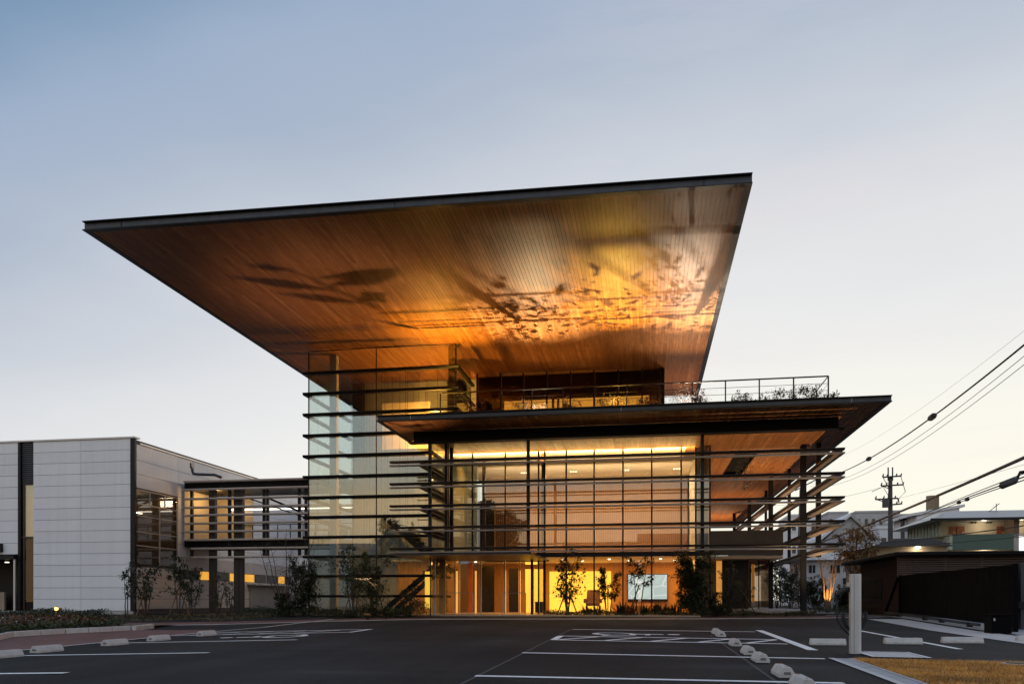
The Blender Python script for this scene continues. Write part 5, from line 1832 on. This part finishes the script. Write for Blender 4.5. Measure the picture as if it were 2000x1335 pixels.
rm_.hexa([(rx0 - .5, Y0 - .5, ez_ - .08), (rx1, Y0 - .5, ez_ - .08), (rx1, Y0 + 7, ez_ - .08), (rx0 - .5, Y0 + 7, ez_ - .08), (rx0 + 1.2, Y0 + 2.4, rz_), (rx1, Y0 + 2.4, rz_), (rx1, Y0 + 4, rz_), (rx0 + 1.2, Y0 + 4, rz_)])
rf = build('roof', rm_, roof_g, ap)
build('eave', bx(rx0 - .52, rx1, Y0 - .55, Y0 - .505, ez_ - .14, ez_ + .0), steel_dark, rf)
build('antenna', MB().tube([(XY(1946, Y0 + 3), Y0 + 3, rz_), (XY(1946, Y0 + 3), Y0 + 3, rz_ + .45)], .02, 5).tube([(XY(1940, Y0 + 3), Y0 + 3, rz_ + .2), (XY(1952, Y0 + 3), Y0 + 3, rz_ + .45)], .02, 5).tube([(XY(1932, Y0 + 2), Y0 + 2, rz_ - .1), (XY(1945, Y0 + 3), Y0 + 3, rz_ + .3)], .02, 5), steel_dark, rf)

hb_ = thing('tiled_house', 'cream house with a dark tiled hip roof behind the gatehouse', 'house', (16, 42, 0))
Yh = 41.0
build('wall', bx(XY(1712, Yh), XY(1850, Yh), Yh, Yh + 6, 0, ZY(1780, 1066, Yh)), cream, hb_)
a, b = XY(1700, Yh - .5), XY(1861, Yh - .5)
e_, p_ = ZY(1780, 1066, Yh - .5), ZY(1780, 1051.5, Yh + 3)
rt = build('roof', MB().hexa([(a, Yh - .6, e_), (b, Yh - .6, e_), (b, Yh + 6.6, e_), (a, Yh + 6.6, e_), (XY(1752, Yh + 2.5), Yh + 2.6, p_), (XY(1822, Yh + 2.5), Yh + 2.6, p_), (XY(1822, Yh + 2.5), Yh + 3.4, p_), (XY(1752, Yh + 2.5), Yh + 3.4, p_)]), tile_d, hb_)
for i in range(6):
    f = i / 6
    ridge_z = e_ + (p_ - e_) * f
    xa_, xb_ = a + (XY(1752, Yh + 2.5) - a) * f, b + (XY(1822, Yh + 2.5) - b) * f
    yy = Yh - .6 + 3.2 * f
    build('tile_course', bx(xa_, xb_, yy - .03, yy + .05, ridge_z + .0, ridge_z + .05), tile_d, rt)
q = PY(1793, 1069, Yh - .25)
build('eave_lamp', MB().disc((q[0], q[1], q[2] - .02), .12, .05, 10), lamp_e, hb_)
lamp('POINT', (q[0], q[1] - .1, q[2] - .2), 8, (1, .8, .5), .1)

wh = thing('white_gabled_house', 'white house with a sloping roof and a small dark window', 'house', (24, 58, 0))
Yw = 58.0
a0, a1 = XY(1790, Yw), XY(1874, Yw)
zl, zr = ZY(1790, 1006, Yw), ZY(1874, 990, Yw)
build('wall', MB().hexa([(a0, Yw, 0), (a1, Yw, 0), (a1, Yw + 5, 0), (a0, Yw + 5, 0), (a0, Yw, zl), (a1, Yw, zr), (a1, Yw + 5, zr), (a0, Yw + 5, zl)]), white_h, wh)
build('roof', MB().hexa([(a0 - .5, Yw - .12, zl - .06), (a1 + .3, Yw - .12, zr + .02), (a1 + .3, Yw + 5.3, zr + .02), (a0 - .5, Yw + 5.3, zl - .06), (a0 - .5, Yw - .12, zl + .12), (a1 + .3, Yw - .12, zr + .2), (a1 + .3, Yw + 5.3, zr + .2), (a0 - .5, Yw + 5.3, zl + .12)]), white_h, wh)
wd_ = build('window', bx(XY(1837, Yw), XY(1862, Yw), Yw - .04, Yw - .003, ZY(1850, 1009, Yw), ZY(1850, 1001, Yw)), win_d, wh)
build('frame', bx(XY(1849, Yw), XY(1850.5, Yw), Yw - .06, Yw - .042, ZY(1850, 1009, Yw), ZY(1850, 1001, Yw)), white_h, wd_)
Yt_ = 70
tk = thing('rooftop_tank', 'tan ribbed rooftop water tank above the white house', 'water tank', (XY(1821, Yt_), Yt_, 0))
tz0, tz1 = ZY(1821, 995, Yt_), ZY(1821, 968, Yt_)
tx0, tx1 = XY(1809, Yt_), XY(1833, Yt_)
tan = mat('tan_metal', (.26, .20, .13), .6)
build('shell', MB().disc(((tx0 + tx1) / 2, Yt_, tz0), (tx1 - tx0) / 2, tz1 - tz0, 18), tan, tk)
for i in range(9):
    an = math.pi + math.pi * (i + .5) / 9
    cx_, rr_ = (tx0 + tx1) / 2, (tx1 - tx0) / 2
    build('rib', MB().tube([(cx_ + rr_ * math.cos(an), Yt_ + rr_ * math.sin(an), tz0), (cx_ + rr_ * math.cos(an), Yt_ + rr_ * math.sin(an), tz1)], .04, 5), tan, tk)
build('tower', bx(tx0 + .1, tx1 - .1, Yt_ - .4, Yt_ + .6, 0, tz0), white_h, tk)

# far grey blocks
def block(label, px0, py0, px1, Y, dy, m_, wins, seed):
    a, b = XY(px0, Y), XY(px1, Y)
    zt = ZY(px0, py0, Y)
    t = thing('apartment_block', label, 'building', ((a + b) / 2, Y, 0), 'far apartment blocks behind the right side')
    build('wall', bx(a, b, Y, Y + dy, 0, zt), m_, t)
    build('parapet', bx(a - .1, b + .1, Y - .1, Y + dy + .1, zt, zt + .25), m_, t)
    r = random.Random(seed)
    rows_, cols_ = wins
    for j in range(rows_):
        for i in range(cols_):
            w_ = (b - a) / cols_
            x = a + w_ * (i + .2)
            z = zt - 1.6 - j * 2.6
            f = build('window', bx(x, x + w_ * .4, Y - .05, Y - .003, z, z + .8), win_d, t)
            build('sill', bx(x - .05, x + w_ * .4 + .05, Y - .12, Y - .002, z - .1, z - .01), m_, f)
    return t


grey_b = mat('far_grey_wall', (.40, .41, .43), .8, 0, .1, .6)
block('flat topped grey block seen left of the utility pole', 1618, 1002, 1656, 120, 8, grey_b, (3, 3), 1)
block('wide grey block directly behind the utility pole', 1672, 1001, 1758, 110, 8, grey_b, (4, 6), 2)
block('pale block seen between the louvres at the right', 1543, 1008, 1600, 95, 8, white_h, (4, 3), 3)
block('low white block behind the tiled house roof', 1716, 1032, 1790, 75, 5, white_h, (1, 3), 4)
block('narrow grey house block left of the white gabled house', 1752, 1008, 1786, 85, 5, grey_b, (2, 2), 5)
ah = thing('steep_roofed_house', 'grey house with a steep pale roof slope left of the utility pole', 'house', (XY(1655, 70), 70, 0))
Ya_ = 70
pts_ = [(1612, 1052), (1660, 1007), (1700, 1052)]
aP = [PY(p[0], p[1], Ya_) for p in pts_]
build('gable', MB().hexa([(aP[0][0], Ya_, 0), (aP[2][0], Ya_, 0), (aP[2][0], Ya_ + 6, 0), (aP[0][0], Ya_ + 6, 0), (aP[0][0], Ya_, aP[0][2]), (aP[2][0], Ya_, aP[2][2]), (aP[2][0], Ya_ + 6, aP[2][2]), (aP[0][0], Ya_ + 6, aP[0][2])])
      .prism([], 0, 0) if False else MB().extrude([(aP[0][0], aP[0][2]), (aP[1][0], aP[1][2]), (aP[2][0], aP[2][2]), (aP[2][0], 0), (aP[0][0], 0)], 'y', Ya_, Ya_ + 6), grey_b, ah)
for s_, (i0, i1) in ((0, (0, 1)), (1, (1, 2))):
    A, B_ = aP[i0], aP[i1]
    build('roof_slope', MB().hexa([(A[0] - (.4 if s_ == 0 else 0), Ya_ - .4, A[2] - .1), (B_[0] + (.4 if s_ else 0), Ya_ - .4, B_[2] - (.1 if s_ else 0)), (B_[0] + (.4 if s_ else 0), Ya_ + 6.4, B_[2]), (A[0] - (.4 if s_ == 0 else 0), Ya_ + 6.4, A[2] - .1),
                                   (A[0] - (.4 if s_ == 0 else 0), Ya_ - .4, A[2] + .2), (B_[0] + (.4 if s_ else 0), Ya_ - .4, B_[2] + .25), (B_[0] + (.4 if s_ else 0), Ya_ + 6.4, B_[2] + .25), (A[0] - (.4 if s_ == 0 else 0), Ya_ + 6.4, A[2] + .2)]), white_h if s_ == 0 else roof_g, ah)
ww = build('window', bx(XY(1658, Ya_), XY(1678, Ya_), Ya_ - .05, Ya_ - .003, ZY(1660, 1052, Ya_), ZY(1660, 1033, Ya_)), win_d, ah)
build('frame', bx(XY(1667, Ya_), XY(1668.5, Ya_), Ya_ - .08, Ya_ - .052, ZY(1660, 1052, Ya_), ZY(1660, 1033, Ya_)), white_h, ww)
lw2 = thing('pale_house', 'pale two storey house with square windows behind the uplit tree', 'house', (XY(1635, 52), 52, 0))
build('wall', bx(XY(1570, 52), XY(1668, 52), 52, 57, 0, ZY(1640, 1092, 52)), white_h, lw2)
build('roof', MB().hexa([(XY(1562, 52), 51.5, ZY(1640, 1093, 52)), (XY(1676, 52), 51.5, ZY(1640, 1093, 52)), (XY(1676, 52), 57.5, ZY(1640, 1093, 52)), (XY(1562, 52), 57.5, ZY(1640, 1093, 52)),
                         (XY(1590, 52), 54.2, ZY(1640, 1074, 52)), (XY(1650, 52), 54.2, ZY(1640, 1074, 52)), (XY(1650, 52), 54.8, ZY(1640, 1074, 52)), (XY(1590, 52), 54.8, ZY(1640, 1074, 52))]), roof_g, lw2)
for p0, p1, t0, t1 in ((1622, 1640, 1103, 1118), (1646, 1660, 1128, 1140), (1580, 1592, 1103, 1118), (1600, 1612, 1128, 1142)):
    f = build('window', bx(XY(p0, 52), XY(p1, 52), 51.94, 51.997, ZY(p0, t1, 52), ZY(p0, t0, 52)), win_d, lw2)
    build('frame', bx(XY((p0 + p1) / 2 - .5, 52), XY((p0 + p1) / 2 + .5, 52), 51.92, 51.938, ZY(p0, t1, 52), ZY(p0, t0, 52)), white_h, f)

# trees at the right
def bgtree(px, top, Y, w, label, name='tree', **k):
    x = XY(px, Y)
    return plant(name, label, 'tree', x, Y, gz(x, Y), ZY(px, top, Y) - gz(x, Y), w, **k)


bgtree(1672, 1035, 40, 2.8, 'golden autumn tree behind the gatehouse roof', stems=4, twigs=13, leaves=46, L=0.17, lm=3, low=.4, seed=101, thick=.02)
ut = bgtree(1616, 1062, 37.5, 1.6, 'small pruned tree lit orange from below beside the gatehouse', stems=5, twigs=5, leaves=8, L=.10, lm=3, low=.5, seed=102, thick=.018, bk=bark_pale)
ux_, uy_ = XY(1616, 37.5), 37.5
build('stake', MB().tube([(ux_, uy_, 0), (ux_, uy_, 1.05)], [.07, .06], 8), bark_pale, ut)
u3 = thing('uplight', 'garden uplight at the foot of the pruned tree', 'uplight', (ux_ - .1, uy_ - .7, .02), 'uplights in the planting')
build('housing', MB().tube([(ux_ - .1, uy_ - .7, .0), (ux_ - .1, uy_ - .7, .12)], [.04, .05], 10, cap=False), steel_dark, u3)
lamp('SPOT', (ux_ - .1, uy_ - .7, .15), 260, (1, .48, .14), .03, (math.pi - .42, 0, 0), math.radians(70), .6)
for i, (px_, top, Y, w_, lm, lab) in enumerate(((1520, 1095, 40, 1.8, 1, 'leafy green tree just right of the garden room glass'), (1545, 1105, 44, 1.7, 0, 'dark tree between the garden room and the steel column'), (1568, 1120, 46, 1.5, 2, 'olive tree left of the steel column'),
                                               (1592, 1130, 42, 1.2, 1, 'low green tree right of the steel column'), (1648, 1150, 40, 1.2, 0, 'dark round shrub between the uplit tree and the gatehouse'))):
    bgtree(px_, top, Y, w_, lab, stems=4, twigs=12, leaves=34, L=.15, lm=lm, low=.15, seed=110 + i, thick=.014, group='garden trees right of the building')
build('garden_path', sheet([(5.2, 36.5), (6.4, 33), (7.8, 33), (8.5, 36), (12, 60), (8, 60)], .03, 1.5), concrete, kind='structure', label='pale garden path leading back beside the building')
build('garden_path', sheet([(6.3, 29.6), (8.8, 30.8), (8.8, 31.3), (6.3, 30.1)], .03, 1.0), concrete_pale, kind='structure', label='pale stepping strip behind the hedge line')

# utility poles, wires and lamp
Yp = 50.0
Yp = 50.0
up_ = thing('utility_pole', 'tall concrete utility pole with crossarms and a transformer', 'utility pole', (XY(1739, Yp), Yp, 0))
pxx = XY(1739, Yp)
pole_m = mat('pole_concrete', (.085, .075, .07), .8)
build('shaft', MB().tube([(pxx, Yp, 0), (pxx, Yp, ZY(1739, 930, Yp))], [.17, .11], 10), pole_m, up_)
build('top_pipe', MB().tube([(pxx - .12, Yp, ZY(1739, 938, Yp)), (pxx - .12, Yp, ZY(1739, 912, Yp))], .04, 6).tube([(pxx + .12, Yp, ZY(1739, 938, Yp)), (pxx + .12, Yp, ZY(1739, 912, Yp))], .04, 6), pole_m, up_)
for yv, l0, l1 in ((932, 1722, 1757), (949, 1719, 1761), (975, 1708, 1752), (986, 1736, 1758)):
    z = ZY(1739, yv, Yp)
    arm = build('crossarm', MB().tube([(XY(l0, Yp), Yp - .2, z), (XY(l1, Yp), Yp - .2, z + .05)], .05, 6), pole_m, up_)
    for p in (l0, (l0 + 1739) / 2, (l1 + 1739) / 2, l1):
        dz = -.22 if int(p * 7 + yv) % 3 == 0 else .2
        build('insulator', MB().tube([(XY(p, Yp), Yp - .2, z + .02), (XY(p, Yp) + .05, Yp - .2, z + dz)], [.05, .03], 6), steel_dark, arm)
q = PY(1727, 988, Yp)
build('jumper', MB().tube([(XY(1722, Yp), Yp - .25, ZY(1739, 932, Yp)), (XY(1731, Yp), Yp - .5, ZY(1739, 955, Yp)), (XY(1729, Yp), Yp - .4, ZY(1739, 985, Yp))], .02, 5).tube([(XY(1757, Yp), Yp - .25, ZY(1739, 932, Yp)), (XY(1764, Yp), Yp - .4, ZY(1739, 962, Yp)), (XY(1752, Yp), Yp - .3, ZY(1739, 975, Yp))], .02, 5).tube([(XY(1736, Yp), Yp - .3, ZY(1739, 975, Yp)), (XY(1722, Yp), Yp - .3, ZY(1739, 951, Yp)), (XY(1700, Yp), Yp - .3, ZY(1739, 960, Yp))], .018, 5), steel_dark, up_)
build('brace', MB().tube([(XY(1710, Yp), Yp - .2, ZY(1739, 975, Yp)), (pxx, Yp - .1, ZY(1739, 984, Yp))], .03, 5).tube([(XY(1722, Yp), Yp - .2, ZY(1739, 949, Yp)), (pxx, Yp - .1, ZY(1739, 956, Yp))], .03, 5), pole_m, up_)
build('transformer', MB().disc((q[0], Yp - .3, q[2] - .1), .2, .5, 12), pole_m, up_)
p2 = thing('utility_pole', 'short dark pole behind the tiled roof', 'utility pole', (XY(1763, 60), 60, 0))
build('shaft', MB().tube([(XY(1763, 60), 60, 0), (XY(1763, 60), 60, ZY(1763, 1016, 60))], .14, 8), pole_m, p2)
build('cap', MB().disc((XY(1763, 60), 60, ZY(1763, 1016, 60)), .25, .12, 8), steel_dark, p2)
p3 = thing('utility_pole', 'leaning far pole seen through the louvres', 'utility pole', (XY(1563, 64), 64, 0))
build('shaft', MB().tube([(XY(1558, 64), 64, 0), (XY(1566, 64), 64, ZY(1563, 955, 64))], .17, 8), pole_m, p3)
build('crossarm', MB().tube([(XY(1552, 64), 63.8, ZY(1563, 958, 64)), (XY(1592, 64), 63.8, ZY(1563, 938, 64))], .05, 6), pole_m, p3)


def wire(label, pts, r, clips=(), m_=None, far=4, near=12):
    """cable hanging in one vertical plane between a far and a near point, its sag set by a third point"""
    A, B_ = Vector(PY(*pts[0])), Vector(PY(*pts[-1]))
    sag = 0.
    if len(pts) == 3:
        q = ray(pts[1][0], 0)
        k_ = q[0] / q[1]      # plan direction of the sight line
        u = (A.x - k_ * A.y) / ((A.x - k_ * A.y) - (B_.x - k_ * B_.y))
        p = A.lerp(B_, u)
        sag = (ZY(pts[1][0], pts[1][1], p.y) - p.z) / (u * (1 - u))
    t = thing('overhead_cable', label, 'cable', tuple(A), 'overhead cables at the right')
    out = []
    n = 28
    for i in range(-far, n + near + 1):
        u = i / n
        p = A.lerp(B_, u)
        if u <= 1:
            p.z += sag * u * (1 - u)
        else:
            p.z += -sag * (u - 1)
        out.append(p)
    build('strand', MB().tube(out, r * .78, 8), m_ or wire_black, t, smooth=True)
    for c in clips:
        i = int(c * n) + far
        d = (out[i + 1] - out[i]).normalized()
        build('clamp', MB().tube([out[i] - d * .22, out[i] + d * .22], r * 3.2, 6), wire_black, t)
    return t


wire('uppermost thick black cable with small clamps', [(1600, 934, 56), (1815, 818, 36), (2060, 624, 18)], .030, (.2, .47, .78))
wire('thin wire just below the uppermost cable', [(1600, 944, 56), (1815, 838, 36), (2060, 646, 18)], .010)
wire('second thin wire below the uppermost cable', [(1600, 950, 56), (1815, 850, 36), (2060, 664, 18)], .010)
wire('very faint high wire above the uppermost cable', [(1600, 906, 70), (1815, 786, 45), (2060, 598, 24)], .006, m_=mat('faint_wire', (.35, .35, .37), .6))
wire('thick grey sheathed cable crossing the utility pole', [(1590, 1062, 54), (1790, 985, 36), (2070, 862, 18)], .056, m_=mat('grey_sheath', (.16, .13, .12), .6))
wire('topmost of the three black cables at the lamp', [(1834, 990, 50), (1920, 955, 34), (2060, 901, 20)], .021)
wire('middle one of the three black cables at the lamp', [(1780, 1012, 50), (1900, 967, 34), (2060, 909, 20)], .026)
wire('lowest of the three black cables at the lamp', [(1800, 1012, 50), (1925, 962, 34), (2060, 918, 20)], .021, (.5, .6))
wire('slack cable in front of the green parapet', [(1640, 1062, 48), (1850, 1046, 34), (2070, 1015, 22)], .020)
wire('lower slack cable in front of the green parapet', [(1640, 1068, 48), (1850, 1060, 34), (2070, 1040, 22)], .014)
wire('thin wire from the pole to the left', [(1480, 985, 70), (1620, 975, 58), (1722, 951, 50)], .010, near=0)
wire('thin wire from the pole to the right', [(1757, 972, 50), (1880, 940, 34), (2060, 890, 20)], .006, far=0)
ql = PY(1968, 944, 22)
sl = thing('street_lamp', 'dark street lamp head hanging among the cables at the right edge', 'street lamp', ql)
a_, b_ = Vector(PY(1953, 950, 22)), Vector(PY(1986, 936, 22))
build('lamp_head', MB().tube([a_, a_.lerp(b_, .1), a_.lerp(b_, .85), b_], [.05, .085, .095, .06], 10), mat('lamp_shell', (.05, .04, .038), .5), sl, smooth=True)
build('arm', MB().tube([b_, Vector(PY(1992, 922, 22)), Vector(PY(2060, 912, 22))], .04, 8), steel_dark, sl)

# ================================================================== ACROSS THE STREET (seen only in the glass)
street_wall = mat('street_house_wall', (.13, .10, .085), .8, 0, .2)
for (x, y, h, w_, lab, sd_) in ((-15.5, -20, 10.5, 6.5, 'broad street tree across the road behind the photographer', 201), (-24.5, -22, 9.0, 5.0, 'slender street tree across the road behind the photographer', 202)):
    plant('street_tree', lab, 'tree', x, y, -.5, h, w_, stems=6, twigs=22, leaves=80, L=.6, lm=0, low=.28, seed=sd_, thick=.05, group='trees across the street')
for i, (x0, x1, h, mm_) in enumerate(((-9.5, -1, 5.6, street_wall), (-.5, 12, 6.5, street_wall), (-46, -31, 5.4, street_wall), (12.5, 28, 7, street_wall), (-30.5, -20.5, 6.4, street_wall), (-20, -10, 5.2, street_wall), (-62, -46.5, 6, street_wall))):
    t = thing('street_house', ['low house with a tiled roof across the street', 'broad two storey house across the street', 'long low house at the far end of the street', 'tall house at the near end of the street', 'narrow house behind the slender street tree', 'smallest house behind the broad street tree', 'last house at the far end of the street'][i], 'house', ((x0 + x1) / 2, -32, -.6), 'houses across the street')
    build('wall', bx(x0, x1, -38, -32, -.7, h), mm_, t)
    build('roof', MB().extrude([(-38.6, h), (-31.4, h), (-35, h + 2)], 'x', x0 - .5, x1 + .5), tile_d, t)
    for k in range(3):
        xx = x0 + (x1 - x0) * (.15 + .3 * k)
        f = build('window', bx(xx, xx + 1.4, -31.99, -31.93, h - 2.2, h - .9), win_d, t)
        build('frame', bx(xx + .68, xx + .72, -31.928, -31.9, h - 2.2, h - .9), alu, f)
